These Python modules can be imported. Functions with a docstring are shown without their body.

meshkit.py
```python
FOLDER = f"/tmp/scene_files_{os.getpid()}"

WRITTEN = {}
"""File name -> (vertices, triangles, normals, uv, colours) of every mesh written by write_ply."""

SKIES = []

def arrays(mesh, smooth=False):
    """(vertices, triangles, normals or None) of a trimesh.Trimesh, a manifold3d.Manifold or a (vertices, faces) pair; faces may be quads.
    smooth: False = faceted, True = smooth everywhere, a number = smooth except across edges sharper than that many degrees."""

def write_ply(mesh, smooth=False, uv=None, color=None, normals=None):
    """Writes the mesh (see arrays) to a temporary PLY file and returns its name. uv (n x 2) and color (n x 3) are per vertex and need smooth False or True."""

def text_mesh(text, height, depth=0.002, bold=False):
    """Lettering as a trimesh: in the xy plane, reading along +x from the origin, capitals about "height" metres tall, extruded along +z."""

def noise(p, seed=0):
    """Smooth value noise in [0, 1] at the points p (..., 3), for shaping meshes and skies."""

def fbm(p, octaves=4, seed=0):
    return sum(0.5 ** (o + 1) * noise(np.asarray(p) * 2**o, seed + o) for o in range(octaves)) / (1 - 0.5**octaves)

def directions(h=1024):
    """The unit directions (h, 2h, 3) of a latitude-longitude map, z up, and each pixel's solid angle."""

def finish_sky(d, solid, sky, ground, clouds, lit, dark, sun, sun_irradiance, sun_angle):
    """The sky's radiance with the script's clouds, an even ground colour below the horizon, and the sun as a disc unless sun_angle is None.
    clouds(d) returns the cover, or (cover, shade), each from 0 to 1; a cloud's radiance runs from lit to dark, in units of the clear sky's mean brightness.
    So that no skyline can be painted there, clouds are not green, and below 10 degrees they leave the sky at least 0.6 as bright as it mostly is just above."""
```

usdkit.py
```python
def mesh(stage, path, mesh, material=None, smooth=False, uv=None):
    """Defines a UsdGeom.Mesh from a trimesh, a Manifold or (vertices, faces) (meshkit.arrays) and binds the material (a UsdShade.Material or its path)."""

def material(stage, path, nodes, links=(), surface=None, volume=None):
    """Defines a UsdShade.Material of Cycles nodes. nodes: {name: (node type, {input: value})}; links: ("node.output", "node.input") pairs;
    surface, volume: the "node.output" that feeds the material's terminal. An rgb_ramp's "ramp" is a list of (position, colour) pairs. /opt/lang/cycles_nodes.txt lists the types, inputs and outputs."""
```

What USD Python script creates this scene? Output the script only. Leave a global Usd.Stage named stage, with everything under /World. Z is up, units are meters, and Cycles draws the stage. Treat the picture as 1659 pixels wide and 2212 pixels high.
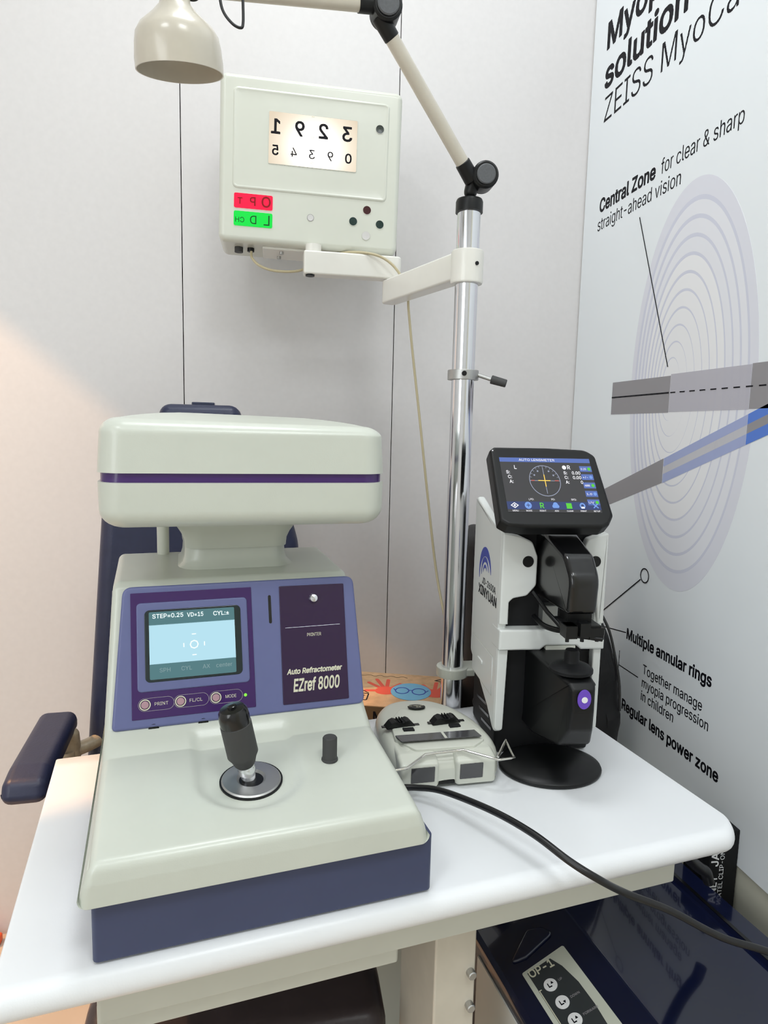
import math, random
import numpy as np
import trimesh, manifold3d, shapely
import mapbox_earcut as earcut
from shapely import affinity
from shapely.geometry import Polygon, Point, LineString, box as sbox
import usdkit, meshkit
from pxr import Usd, UsdGeom, UsdLux, UsdShade, Sdf, Gf

random.seed(7); np.random.seed(7)
stage = Usd.Stage.CreateInMemory()
UsdGeom.SetStageUpAxis(stage, UsdGeom.Tokens.z)
UsdGeom.SetStageMetersPerUnit(stage, 1.0)
UsdGeom.Xform.Define(stage, '/World')
UsdGeom.Scope.Define(stage, '/World/Looks')

# ------------------------------------------------------------------ camera
def camera():
    yaw, pitch, roll = map(math.radians, (10.6, -7.15, 1.33))
    f = np.array([math.sin(yaw)*math.cos(pitch), math.cos(yaw)*math.cos(pitch), math.sin(pitch)])
    r = np.cross(f, [0, 0, 1]); r /= np.linalg.norm(r); u = np.cross(r, f)
    r2, u2 = r*math.cos(roll)+u*math.sin(roll), u*math.cos(roll)-r*math.sin(roll)
    m = np.eye(4); m[0, :3], m[1, :3], m[2, :3], m[3, :3] = r2, u2, -f, (0, 0, 1.25)
    cam = UsdGeom.Camera.Define(stage, '/World/camera')
    cam.AddTransformOp().Set(Gf.Matrix4d(m.tolist()))
    w = 26.0
    cam.CreateHorizontalApertureAttr(w); cam.CreateVerticalApertureAttr(w*2212/1659)
    cam.CreateFocalLengthAttr(w*1440/1659)
    cam.CreateClippingRangeAttr(Gf.Vec2f(0.01, 50))
    cam.CreateExposureAttr(EXPOSURE)
EXPOSURE = 0.18
camera()

# ------------------------------------------------------------------ lights (ceiling panels of the room, a warm spot on the left)
def rect_light(name, loc, w, h, power, color=(1, 1, 1), aim=None):
    l = UsdLux.RectLight.Define(stage, '/World/' + name)
    l.CreateWidthAttr(w); l.CreateHeightAttr(h); l.CreateIntensityAttr(power); l.CreateColorAttr(Gf.Vec3f(*color))
    m = np.eye(4); m[3, :3] = loc
    if aim is not None:
        z = -np.array(aim, float)+np.array(loc, float); z /= np.linalg.norm(z)
        x = np.cross([0, 1, 0], z); x /= np.linalg.norm(x); y = np.cross(z, x)
        m[0, :3], m[1, :3], m[2, :3] = x, y, z
    l.AddTransformOp().Set(Gf.Matrix4d(m.tolist()))
    return l
rect_light('ceiling_panel_light', (0.05, 0.95, 3.17), 0.6, 0.4, 16.0, (0.93, 0.97, 1.0))
rect_light('ceiling_panel_light_001', (0.45, -0.75, 3.17), 0.6, 0.6, 14.5, (0.92, 0.97, 1.0))
rect_light('ceiling_panel_light_002', (-1.05, -0.75, 3.17), 0.6, 0.6, 13.0, (0.92, 0.97, 1.0))
rect_light('hall_opening_light', (-2.1, -1.1, 1.7), 1.6, 1.8, 3.4, (0.92, 0.97, 1.0), aim=(0.8, 0.9, 0.7))
def spot(name, loc, aim, power, color, cone, soft, radius):
    l = UsdLux.SphereLight.Define(stage, '/World/' + name)
    l.CreateRadiusAttr(radius); l.CreateIntensityAttr(power); l.CreateColorAttr(Gf.Vec3f(*color))
    s = UsdLux.ShapingAPI.Apply(l.GetPrim()); s.CreateShapingConeAngleAttr(cone); s.CreateShapingConeSoftnessAttr(soft)
    z = np.array(loc, float)-np.array(aim, float); z /= np.linalg.norm(z)
    x = np.cross([0, 1, 0], z); x /= np.linalg.norm(x); y = np.cross(z, x)
    m = np.eye(4); m[0, :3], m[1, :3], m[2, :3], m[3, :3] = x, y, z, loc
    l.AddTransformOp().Set(Gf.Matrix4d(m.tolist()))
spot('warm_spot_light', (-1.7, 1.30, 2.6), (-0.2, 1.50, 0.10), 5400.0, (1.0, 0.55, 0.25), 16.0, 0.04, 0.03)

# ------------------------------------------------------------------ materials
def lin(c):
    c = np.array(c, float)/255.0
    return tuple(np.where(c <= 0.04045, c/12.92, ((c+0.055)/1.055)**2.4))
LOOK = {}
def mat(name, color, rough=0.45, metal=0.0, coat=0.0, coat_rough=0.08, vary=0.0, vscale=30, bump=0.0, bscale=400, emit=None, strength=0.0, spec=0.5, alpha=1.0):
    p = dict(base_color=lin(color), roughness=rough, metallic=metal, coat_weight=coat, coat_roughness=coat_rough, specular_ior_level=spec)
    nodes, links = {}, []
    if emit is not None:
        p.update(emission_color=lin(emit), emission_strength=strength)
    nodes['p'] = ('principled_bsdf', p)
    if vary or bump:
        nodes['tc'] = ('texture_coordinate', {})
    if vary:
        c = np.array(lin(color))
        nodes['n'] = ('noise_texture', dict(scale=vscale, detail=5.0, roughness=0.6))
        nodes['r'] = ('rgb_ramp', dict(ramp=[(0.25, tuple(c*(1-vary))), (0.75, tuple(np.minimum(c*(1+vary*0.6), 1)))]))
        links += [('tc.object', 'n.vector'), ('n.fac', 'r.fac'), ('r.color', 'p.base_color')]
    if bump:
        nodes['bn'] = ('noise_texture', dict(scale=bscale, detail=3.0))
        nodes['b'] = ('bump', dict(strength=bump, distance=0.001))
        links += [('tc.object', 'bn.vector'), ('bn.fac', 'b.height'), ('b.normal', 'p.normal')]
    out = 'p.BSDF'
    if alpha < 1:
        nodes['t'] = ('transparent_bsdf', {}); nodes['m'] = ('mix_closure', dict(fac=alpha))
        links += [('t.BSDF', 'm.closure1'), ('p.BSDF', 'm.closure2')]; out = 'm.closure'
    LOOK[name] = usdkit.material(stage, '/World/Looks/' + name, nodes, links, surface=out)
mat('wall_laminate', (220, 217, 216), 0.42, vary=0.03, vscale=70, bump=0.04, bscale=300)
mat('seam_dark', (40, 38, 36), 0.8)
mat('paint_beige', (205, 203, 186), 0.6, vary=0.05, vscale=8)
mat('ceiling_paint', (225, 226, 226), 0.8)
mat('floor_tile', (208, 192, 174), 0.3, vary=0.06, vscale=5)
mat('orange_plastic', (235, 90, 40), 0.4)
mat('poster_print', (238, 243, 246), 0.5, vary=0.01, vscale=4)
mat('ink_black', (12, 11, 19), 0.6, spec=0.2)
mat('ink_grey', (150, 147, 150), 0.5)
mat('ink_grey_soft', (214, 211, 220), 0.5, alpha=0.5)
mat('ink_blue', (88, 128, 214), 0.5)
mat('ink_blue_soft', (188, 199, 240), 0.5, alpha=0.6)
mat('ink_cream_soft', (226, 225, 230), 0.5, alpha=0.5)
mat('lens_tint_a', (226, 227, 236), 0.5)
mat('lens_tint_b', (233, 234, 240), 0.5)
mat('lens_tint_c', (240, 240, 242), 0.5)
mat('lens_line', (213, 215, 229), 0.5)
mat('table_laminate', (236, 238, 240), 0.35, coat=0.15, coat_rough=0.2, bump=0.06, bscale=500)
mat('table_under', (206, 207, 196), 0.5, vary=0.04, vscale=12)
mat('cream_plastic', (203, 207, 196), 0.34, coat=0.25, coat_rough=0.2, vary=0.03, vscale=14, bump=0.05, bscale=700)
mat('slate_plastic', (100, 106, 150), 0.42, vary=0.04, vscale=25, bump=0.05, bscale=700)
mat('slate_steel', (63, 71, 102), 0.45, vary=0.05, vscale=20, bump=0.05, bscale=600)
mat('purple_gloss', (56, 22, 90), 0.32, coat=0.1)
mat('dark_purple_gloss', (40, 12, 58), 0.28, coat=0.15)
mat('purple_band', (62, 26, 100), 0.3, coat=0.3)
mat('black_plastic', (13, 14, 15), 0.4, spec=0.35)
mat('black_gloss', (11, 11, 12), 0.2, coat=0.3)
mat('black_matte', (17, 18, 20), 0.6, spec=0.3, bump=0.1, bscale=500)
mat('rubber_grey', (62, 62, 62), 0.6, bump=0.15, bscale=500)
mat('knob_grey', (92, 94, 97), 0.6, vary=0.15, vscale=300, bump=0.15, bscale=500)
mat('black_rubber', (18, 18, 20), 0.38)
mat('black_cloth', (26, 25, 27), 0.55, vary=0.25, vscale=20, bump=0.3, bscale=200)
mat('chrome', (225, 226, 230), 0.13, metal=1.0)
mat('brushed_steel', (188, 188, 186), 0.42, metal=1.0, vary=0.05, vscale=60)
mat('steel_wire', (205, 203, 196), 0.18, metal=1.0)
mat('white_enamel', (236, 234, 226), 0.3, coat=0.3, coat_rough=0.1, vary=0.03, vscale=20)
mat('cream_enamel', (214, 216, 204), 0.3, coat=0.3, coat_rough=0.12, vary=0.02, vscale=12)
mat('lamp_enamel', (206, 199, 184), 0.3, coat=0.35, coat_rough=0.1, vary=0.06, vscale=30)
mat('lamp_inside', (182, 178, 168), 0.5)
mat('beige_cable', (196, 184, 150), 0.5)
mat('navy_leather', (36, 42, 70), 0.42, vary=0.15, vscale=30, bump=0.25, bscale=220)
mat('dark_leather', (52, 44, 48), 0.33, vary=0.2, vscale=18, bump=0.3, bscale=150)
mat('navy_gloss', (14, 20, 48), 0.1, coat=0.7, coat_rough=0.04)
mat('navy_satin', (30, 38, 66), 0.3, coat=0.2, bump=0.08, bscale=400)
mat('panel_print_dark', (50, 54, 56), 0.5)
mat('panel_print_cream', (200, 203, 188), 0.5)
mat('ink_white', (235, 235, 235), 0.5)
mat('ink_cream', (216, 214, 190), 0.5)
mat('ink_red', (232, 92, 70), 0.6)
mat('ink_lightblue', (120, 180, 212), 0.6)
mat('kraft_card', (214, 172, 130), 0.75, vary=0.22, vscale=45)
mat('brown_sleeve', (112, 88, 60), 0.6)
mat('white_shell', (226, 229, 226), 0.35, coat=0.2, coat_rough=0.15, bump=0.05, bscale=600)
mat('grey_metal', (150, 152, 150), 0.4, metal=0.6)
mat('violet_plastic', (108, 72, 190), 0.4)
mat('logo_blue', (40, 62, 168), 0.4)
mat('lens_dark_green', (20, 48, 46), 0.15, coat=0.5)
mat('lens_dark_red', (62, 18, 26), 0.15, coat=0.5)
mat('lens_dark_grey', (44, 52, 48), 0.2, coat=0.5)
mat('hole_white', (210, 208, 205), 0.6)
mat('pinkish_button', (176, 140, 150), 0.4)
mat('smoked_glass', (70, 70, 72), 0.12, coat=0.5)
mat('crt_glass', (10, 30, 34), 0.2, coat=0.3)
mat('tape_clear', (176, 160, 134), 0.2, coat=0.5, vary=0.25, vscale=60)
def glow(name, color, strength, base=(20, 20, 20)):
    mat(name, base, 0.5, emit=color, strength=strength, spec=0.2)
glow('crt_bright', (176, 218, 232), 0.95)
glow('crt_dim', (88, 132, 138), 0.75)
glow('crt_text', (235, 250, 250), 1.0)
glow('crt_text_dim', (150, 178, 180), 0.7)
glow('led_green', (120, 255, 60), 1.4)
glow('lcd_dark', (70, 70, 72), 0.75)
glow('lcd_blue', (96, 122, 196), 0.8)
glow('lcd_blue_dark', (60, 76, 130), 0.7)
glow('lcd_white', (240, 240, 245), 0.95)
glow('lcd_line', (160, 168, 190), 0.8)
glow('lcd_yellow', (250, 205, 90), 1.0)
glow('lcd_red', (220, 110, 100), 0.8)
glow('lcd_green', (90, 210, 60), 0.9)
glow('lcd_sky', (120, 160, 230), 0.9)
glow('sign_red', (255, 10, 62), 1.15)
glow('sign_red_ink', (150, 0, 14), 0.8)
glow('sign_green', (0, 225, 70), 0.95)
glow('sign_green_ink', (0, 80, 30), 0.6)
# the backlit chart window: a bulb behind frosted plastic, brighter towards the bulb
LOOK['chart_window'] = usdkit.material(stage, '/World/Looks/chart_window', {
    'tc': ('texture_coordinate', {}), 'm': ('mapping', dict(location=(-0.006, 0.0, -0.03), scale=(1, 0, 1))),
    'l': ('vector_math', dict(math_type='length')), 'r': ('rgb_ramp', dict(ramp=[(0.0, (1.6, 1.55, 1.45)), (0.04, (1.25, 1.17, 1.02)), (0.07, (0.90, 0.80, 0.65)), (0.10, (0.74, 0.63, 0.48))])),
    'e': ('emission', dict(strength=1.0))},
    [('tc.object', 'm.vector'), ('m.vector', 'l.vector1'), ('l.value', 'r.fac'), ('r.color', 'e.color')], surface='e.emission')

# ------------------------------------------------------------------ naming helpers
COUNT = {}
def numbered(parent, name):
    k = (parent, name); n = COUNT.get(k, 0); COUNT[k] = n+1
    return f'{parent}/{name}' if n == 0 else f'{parent}/{name}_{n:03d}'
def setd(prim, **kw):
    for k, v in kw.items():
        if v: prim.SetCustomDataByKey(k, v)
class Thing:
    """A thing: an Xform at its base; parts are given in the frame 'origin + rotation about z', in absolute coordinates of that frame."""
    def __init__(self, name, label=None, cat=None, o=(0, 0, 0), rz=0.0, group=None, kind=None, at=None, tilt=0.0):
        self.path = numbered('/World', name); self.o = np.array(o, float)
        x = UsdGeom.Xform.Define(stage, self.path)
        a = math.radians(rz); w = self.o if at is None else np.array(at, float)
        if at is None and rz:
            w = np.array([o[0]*math.cos(a)-o[1]*math.sin(a), o[0]*math.sin(a)+o[1]*math.cos(a), o[2]])
        x.AddTranslateOp().Set(Gf.Vec3d(*map(float, w))); x.AddRotateZOp().Set(float(rz))
        if tilt: x.AddRotateYOp().Set(float(tilt))
        setd(x.GetPrim(), label=label, category=cat, group=group, kind=kind)
    def part(self, name, mesh, look, parent=None, smooth=35, label=None, kind=None):
        p = numbered(parent or self.path, name)
        v, f, _ = meshkit.arrays(mesh)
        pr = usdkit.mesh(stage, p, (v-self.o, f), LOOK[look], smooth=smooth)
        setd(pr.GetPrim(), label=label, kind=kind)
        return p
def solo(name, mesh, look, label=None, cat=None, kind=None, smooth=35, parent='/World', group=None):
    p = numbered(parent, name)
    m = usdkit.mesh(stage, p, mesh, LOOK[look], smooth=smooth)
    setd(m.GetPrim(), label=label, category=cat, kind=kind, group=group)
    return p

# ------------------------------------------------------------------ shape helpers
def join(*ms):
    ms = [m for g in ms for m in (g if isinstance(g, (list, tuple)) else [g])]
    return trimesh.util.concatenate([trimesh.Trimesh(*meshkit.arrays(m)[:2], process=False) for m in ms])
def moved(m, d):
    m = m.copy(); m.apply_translation(d); return m
def turned(m, axis, deg, at=(0, 0, 0)):
    m = m.copy(); m.apply_transform(trimesh.transformations.rotation_matrix(math.radians(deg), axis, at)); return m
def bx(x0, x1, y0, y1, z0, z1):
    return trimesh.creation.box(bounds=[[x0, y0, z0], [x1, y1, z1]])
def hull(pts):
    return trimesh.Trimesh(*meshkit.arrays(manifold3d.Manifold.hull_points(np.asarray(pts, float)))[:2], process=False)
SPH = trimesh.creation.icosphere(subdivisions=2, radius=1.0).vertices
def rbox(x0, x1, y0, y1, z0, z1, r):
    r = min(r, (x1-x0)/2.001, (y1-y0)/2.001, (z1-z0)/2.001)
    return hull(np.vstack([SPH*r+np.array([x, y, z]) for x in (x0+r, x1-r) for y in (y0+r, y1-r) for z in (z0+r, z1-r)]))
def capsule_hull(balls):
    return hull(np.vstack([SPH*r+np.array(c, float) for c, r in balls]))
def rr(hx, hy, r, n=8):
    r = max(min(r, hx-1e-5, hy-1e-5), 1e-5); out = []
    for cx, cy, a0 in ((hx-r, hy-r, 0), (-hx+r, hy-r, 90), (-hx+r, -hy+r, 180), (hx-r, -hy+r, 270)):
        for k in range(n+1):
            a = math.radians(a0+90*k/n); out.append((cx+r*math.cos(a), cy+r*math.sin(a)))
    return np.array(out)
def loft(secs, cap=True):
    """Stacked closed sections with the same number of 3-D points (counter-clockwise seen from the end of the stack)."""
    secs = [np.asarray(s, float) for s in secs]; n = len(secs[0]); v = np.vstack(secs); f = []
    for k in range(len(secs)-1):
        a, b = k*n, (k+1)*n
        for i in range(n):
            j = (i+1) % n
            f += [(a+i, a+j, b+j), (a+i, b+j, b+i)]
    if cap:
        c0, c1 = len(v), len(v)+1
        v = np.vstack([v, secs[0].mean(0), secs[-1].mean(0)]); e = (len(secs)-1)*n
        for i in range(n):
            j = (i+1) % n
            f += [(c0, j, i), (c1, e+i, e+j)]
    return trimesh.Trimesh(v, np.array(f), process=False)
def rr_stack(cx, cy, hx, hy, r, layers, n=8, shift=None):
    """A block with rounded corners: layers are (z, inset)."""
    secs = []
    for z, i in layers:
        o = rr(hx-i, hy-i, max(r-i, 0.0015), n)
        secs.append(np.c_[o[:, 0]+cx, o[:, 1]+cy, np.full(len(o), z)])
    return loft(secs)
def soft(z0, z1, rb, rt, n=5):
    """Layers of a block whose lower and upper edges are rounded by rb and rt."""
    L = [(z0+rb*(1-math.sin(a)), rb*(1-math.cos(a))) for a in np.linspace(math.pi/2, 0, n)] if rb else [(z0, 0)]
    L += [(z1-rt*(1-math.sin(a)), rt*(1-math.cos(a))) for a in np.linspace(0, math.pi/2, n)] if rt else [(z1, 0)]
    return L
def fillet(pts, radii, n=6):
    """A closed 2-D polygon with its corners rounded."""
    pts = np.array(pts, float); out = []; N = len(pts)
    radii = [radii]*N if np.ndim(radii) == 0 else radii
    for i in range(N):
        p, a, b, r = pts[i], pts[i-1], pts[(i+1) % N], radii[i]
        u, v = a-p, b-p; lu, lv = np.linalg.norm(u), np.linalg.norm(v); u /= lu; v /= lv
        c = np.clip(u@v, -1, 1); half = math.acos(c)/2
        if r <= 0 or half > 1.55:
            out.append(p); continue
        t = min(r/math.tan(half), lu*0.48, lv*0.48); s, e = p+u*t, p+v*t
        for q in np.linspace(0, 1, n+1):
            out.append((1-q)**2*s+2*q*(1-q)*p+q*q*e)
    return np.array(out)
def refine(pts, step):
    out = []; N = len(pts)
    for i in range(N):
        a, b = pts[i], pts[(i+1) % N]; k = max(1, int(np.ceil(np.linalg.norm(b-a)/step)))
        out += [a+(b-a)*q/k for q in range(k)]
    return np.array(out)
def normals2(p):
    d = np.roll(p, -1, 0)-np.roll(p, 1, 0); n = np.c_[d[:, 1], -d[:, 0]]
    return n/np.maximum(np.linalg.norm(n, axis=1, keepdims=True), 1e-9)
def slab(profile, half, r, axis='x', centre=0.0, mid=1, n=5, scale=None):
    """A profile (a counter-clockwise polygon in the two other axes) given width along an axis, its rim rounded by r.
    half: a number or a function of the profile points."""
    p = np.asarray(profile, float); nn = normals2(p)
    if Polygon(p).exterior.is_ccw is False: p = p[::-1]; nn = normals2(p)
    h = np.full(len(p), half) if np.ndim(half) == 0 and not callable(half) else np.array([half(q) for q in p])
    ang = np.linspace(0, math.pi/2, n)
    lay = [(-1, r*(1-math.cos(a)), 1-math.sin(a)) for a in ang[::-1]] if False else []
    for a in np.linspace(math.pi/2, 0, n): lay.append((-1.0, r*(1-math.cos(a)), r*(1-math.sin(a)), None))
    for q in np.linspace(-1, 1, mid+2)[1:-1]: lay.append((q, 0, 0, 'm'))
    for a in np.linspace(0, math.pi/2, n): lay.append((1.0, r*(1-math.cos(a)), r*(1-math.sin(a)), None))
    secs = []
    for s, inset, back, m in lay:
        w = centre+(s*(h-r) if m else np.sign(s)*(h-back)); q = p-nn*inset
        secs.append({'x': np.c_[w, q], 'y': np.c_[q[:, 0], w, q[:, 1]], 'z': np.c_[q, w]}[axis])
    N = len(p); v = np.vstack(secs); f = []
    for k in range(len(secs)-1):
        a, b = k*N, (k+1)*N
        i = np.arange(N); j = (i+1) % N
        f += list(np.c_[a+i, a+j, b+j])+list(np.c_[a+i, b+j, b+i])
    q = p-nn*r if r else p
    tri = earcut.triangulate_float64(np.ascontiguousarray(q), np.array([N], np.uint32)).reshape(-1, 3)
    e = (len(secs)-1)*N
    f += [t[::-1] for t in tri]+[t+e for t in tri]
    f = np.array(f)
    m = trimesh.Trimesh(v, f, process=False)
    if m.volume < 0: m = trimesh.Trimesh(v, f[:, ::-1], process=False)
    return m
def lathe(profile, at=(0, 0, 0), n=40, sx=1.0, sy=1.0):
    """Points (radius, height) turned about z."""
    secs = []
    a = np.linspace(0, 2*math.pi, n, endpoint=False)
    for r, z in profile:
        secs.append(np.c_[np.cos(a)*max(r, 1e-5)*sx, np.sin(a)*max(r, 1e-5)*sy, np.full(n, z)])
    m = loft(secs)
    if m.volume < 0: m.invert()
    m.apply_translation(at); return m
def aim_z(m, d, at):
    """Turns a mesh built along +z into direction d and moves its origin to at."""
    m = m.copy(); m.apply_transform(trimesh.geometry.align_vectors([0, 0, 1], np.array(d, float)/np.linalg.norm(d))); m.apply_translation(at); return m
def rod(a, b, r, r2=None, bevel=0.0, n=28):
    a, b = np.array(a, float), np.array(b, float); L = np.linalg.norm(b-a); r2 = r if r2 is None else r2
    pr = [(0, 0), (r-bevel, 0), (r, bevel), (r2, L-bevel), (r2-bevel, L), (0, L)] if bevel else [(0, 0), (r, 0), (r2, L), (0, L)]
    return aim_z(lathe(pr, n=n), b-a, a)
def spline(pts, per=10):
    p = np.array(pts, float); p = np.vstack([2*p[0]-p[1], p, 2*p[-1]-p[-2]]); out = []
    for i in range(1, len(p)-2):
        for t in np.linspace(0, 1, per, endpoint=False):
            out.append(0.5*(2*p[i]+(p[i+1]-p[i-1])*t+(2*p[i-1]-5*p[i]+4*p[i+1]-p[i+2])*t*t+(3*p[i]-p[i-1]-3*p[i+1]+p[i+2])*t**3))
    return np.array(out+[p[-2]])
def tube(path, r, n=12):
    p = np.array(path, float); t = np.gradient(p, axis=0); t /= np.linalg.norm(t, axis=1, keepdims=True)
    ref = np.array([0, 0, 1.0]) if abs(t[0, 2]) < 0.9 else np.array([1.0, 0, 0])
    u = np.cross(t[0], ref); u /= np.linalg.norm(u); secs = []
    for k in range(len(p)):
        u = u-(u@t[k])*t[k]; u /= np.linalg.norm(u); w = np.cross(t[k], u)
        a = np.linspace(0, 2*math.pi, n, endpoint=False)[:, None]
        secs.append(p[k]+r*(np.cos(a)*u+np.sin(a)*w))
    m = loft(secs)
    if m.volume < 0: m.invert()
    return m

# flat print: shapely shapes laid on a plane
def text_shape(text, height, bold=False, fatten=0.0, condense=1.0, slant=0.0):
    m = meshkit.text_mesh(text, height, 0.001, bold)
    v, f = np.asarray(m.vertices), np.asarray(m.faces); c = v[f]
    top = (c[:, :, 2] > 0.0009).all(1)
    g = shapely.union_all([Polygon(t) for t in c[top][:, :, :2]])
    if fatten: g = g.buffer(fatten*height)
    return affinity.affine_transform(g, [condense, slant, 0, 1, 0, 0])
def fit(g, x0, x1=None, y=0.0, flip=False, anchor='l'):
    """Moves a text shape so that it runs from x0 (to x1) on the baseline y."""
    a = g.bounds
    if flip: g = affinity.scale(g, -1, 1, origin=((a[0]+a[2])/2, 0))
    if x1 is not None: g = affinity.scale(g, (x1-x0)/(a[2]-a[0]), 1, origin=(a[0], 0))
    a = g.bounds
    dx = {'l': x0-a[0], 'c': x0-(a[0]+a[2])/2, 'r': x0-a[2]}[anchor]
    return affinity.translate(g, dx, y)
class Plane:
    def __init__(self, o, X, Y):
        self.o = np.array(o, float); self.X = np.array(X, float)/np.linalg.norm(X); self.Y = np.array(Y, float)/np.linalg.norm(Y); self.N = np.cross(self.X, self.Y)
    def __call__(self, shape, depth=0.0004, lift=0.0):
        ms = []
        for g in (getattr(shape, 'geoms', None) or [shape]):
            if isinstance(g, Polygon) and g.area > 1e-10: ms.append(trimesh.creation.extrude_polygon(g, depth, engine='earcut'))
        m = join(ms); return self.place(m, lift)
    def place(self, m, lift=0.0):
        v = np.asarray(m.vertices); f = np.asarray(m.faces)
        return trimesh.Trimesh(self.o+v[:, :1]*self.X+v[:, 1:2]*self.Y+(v[:, 2:]+lift)*self.N, f, process=False)
    def p(self, x, y, z=0.0):
        return self.o+x*self.X+y*self.Y+z*self.N
def rrect(x0, x1, y0, y1, r):
    return sbox(x0+r, y0+r, x1-r, y1-r).buffer(r, quad_segs=6)
def disc(x, y, r, q=10): return Point(x, y).buffer(r, quad_segs=q)
def ring(x, y, r0, r1, q=12): return disc(x, y, r1, q).difference(disc(x, y, r0, q))
def seg(pts, w): return LineString(pts).buffer(w/2, cap_style='flat', join_style='mitre')

# ================================================================== the room
WX, WY, FX, FY, CZ = 0.80, 1.63, -2.2, -2.4, 3.2
solo('floor', bx(FX-0.1, WX+0.1, FY-0.1, WY+0.1, -0.05, 0), 'floor_tile', kind='structure', label='warm beige glossy floor')
solo('ceiling', bx(FX-0.1, WX+0.1, FY-0.1, WY+0.1, CZ, CZ+0.05), 'ceiling_paint', kind='structure')
wb = Thing('wall_back', 'white laminate panel wall behind the instruments', kind='structure')
wb.part('wall_core', bx(FX-0.05, WX+0.05, WY+0.008, WY+0.06, 0, CZ), 'seam_dark')
edges = [-2.25, -1.653, -1.160, -0.667, -0.1740, 0.3190, WX]
for a, b in zip(edges[:-1], edges[1:]):
    wb.part('panel', bx(a+0.0011, b-0.0011, WY, WY+0.0085, 0, CZ), 'wall_laminate', smooth=False)
solo('wall_right', bx(WX, WX+0.06, FY, WY, 0, CZ), 'paint_beige', kind='structure', label='beige wall below the poster on the right')
solo('wall_left', bx(FX-0.06, FX, FY, WY, 0, CZ), 'ceiling_paint', kind='structure')
solo('wall_front', bx(FX, WX, FY-0.06, FY, 0, CZ), 'ceiling_paint', kind='structure')
solo('orange_strip', rbox(-0.95, -0.612, 1.585, 1.613, 0.0, 0.022, 0.006), 'orange_plastic', 'bright orange strip on the floor along the back wall at far left', 'strip')

# poster on the right wall: x runs towards the viewer, y up
poster = Thing('poster', 'large white lens advertising poster covering the right wall', 'poster', o=(WX, 1.2, 0.527))
PZ0 = 0.527
poster.part('sheet', bx(WX-0.004, WX-0.0003, -0.2, WY-0.004, PZ0, 2.9), 'poster_print', smooth=False)
pp = Plane((WX-0.004, 0, 0), (0, -1, 0), (0, 0, 1))
def ptext(text, y0, y1, z, h, **k):
    poster.part('lettering', pp(fit(text_shape(text, h, **k), -y0, -y1, z), 0.0003), 'ink_black', smooth=False)
ptext('Myopia', 1.56, 1.275, 2.138, 0.056, fatten=0.012, bold=True)
ptext('solution', 1.561, 1.247, 2.052, 0.056, fatten=0.012, bold=True)
ptext('ZEISS MyoCare', 1.554, 1.03, 1.975, 0.056, fatten=-0.012)
ptext('Central Zone', 1.549, 1.318, 1.772, 0.029, fatten=0.015, bold=True)
ptext('for clear & sharp', 1.299, 1.061, 1.772, 0.029, fatten=-0.008)
ptext('straight-ahead vision', 1.553, 1.229, 1.730, 0.028, fatten=-0.008)
ptext('Multiple annular rings', 1.305, 1.021, 0.8025, 0.0225, fatten=0.012, bold=True)
ptext('Together manage', 1.234, 1.041, 0.7485, 0.020)
ptext('myopia progression', 1.234, 1.020, 0.7195, 0.020)
ptext('in children', 1.234, 1.121, 0.6905, 0.020)
ptext('Regular lens power zone', 1.305, 0.983, 0.641, 0.0225, fatten=0.012, bold=True)
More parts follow.
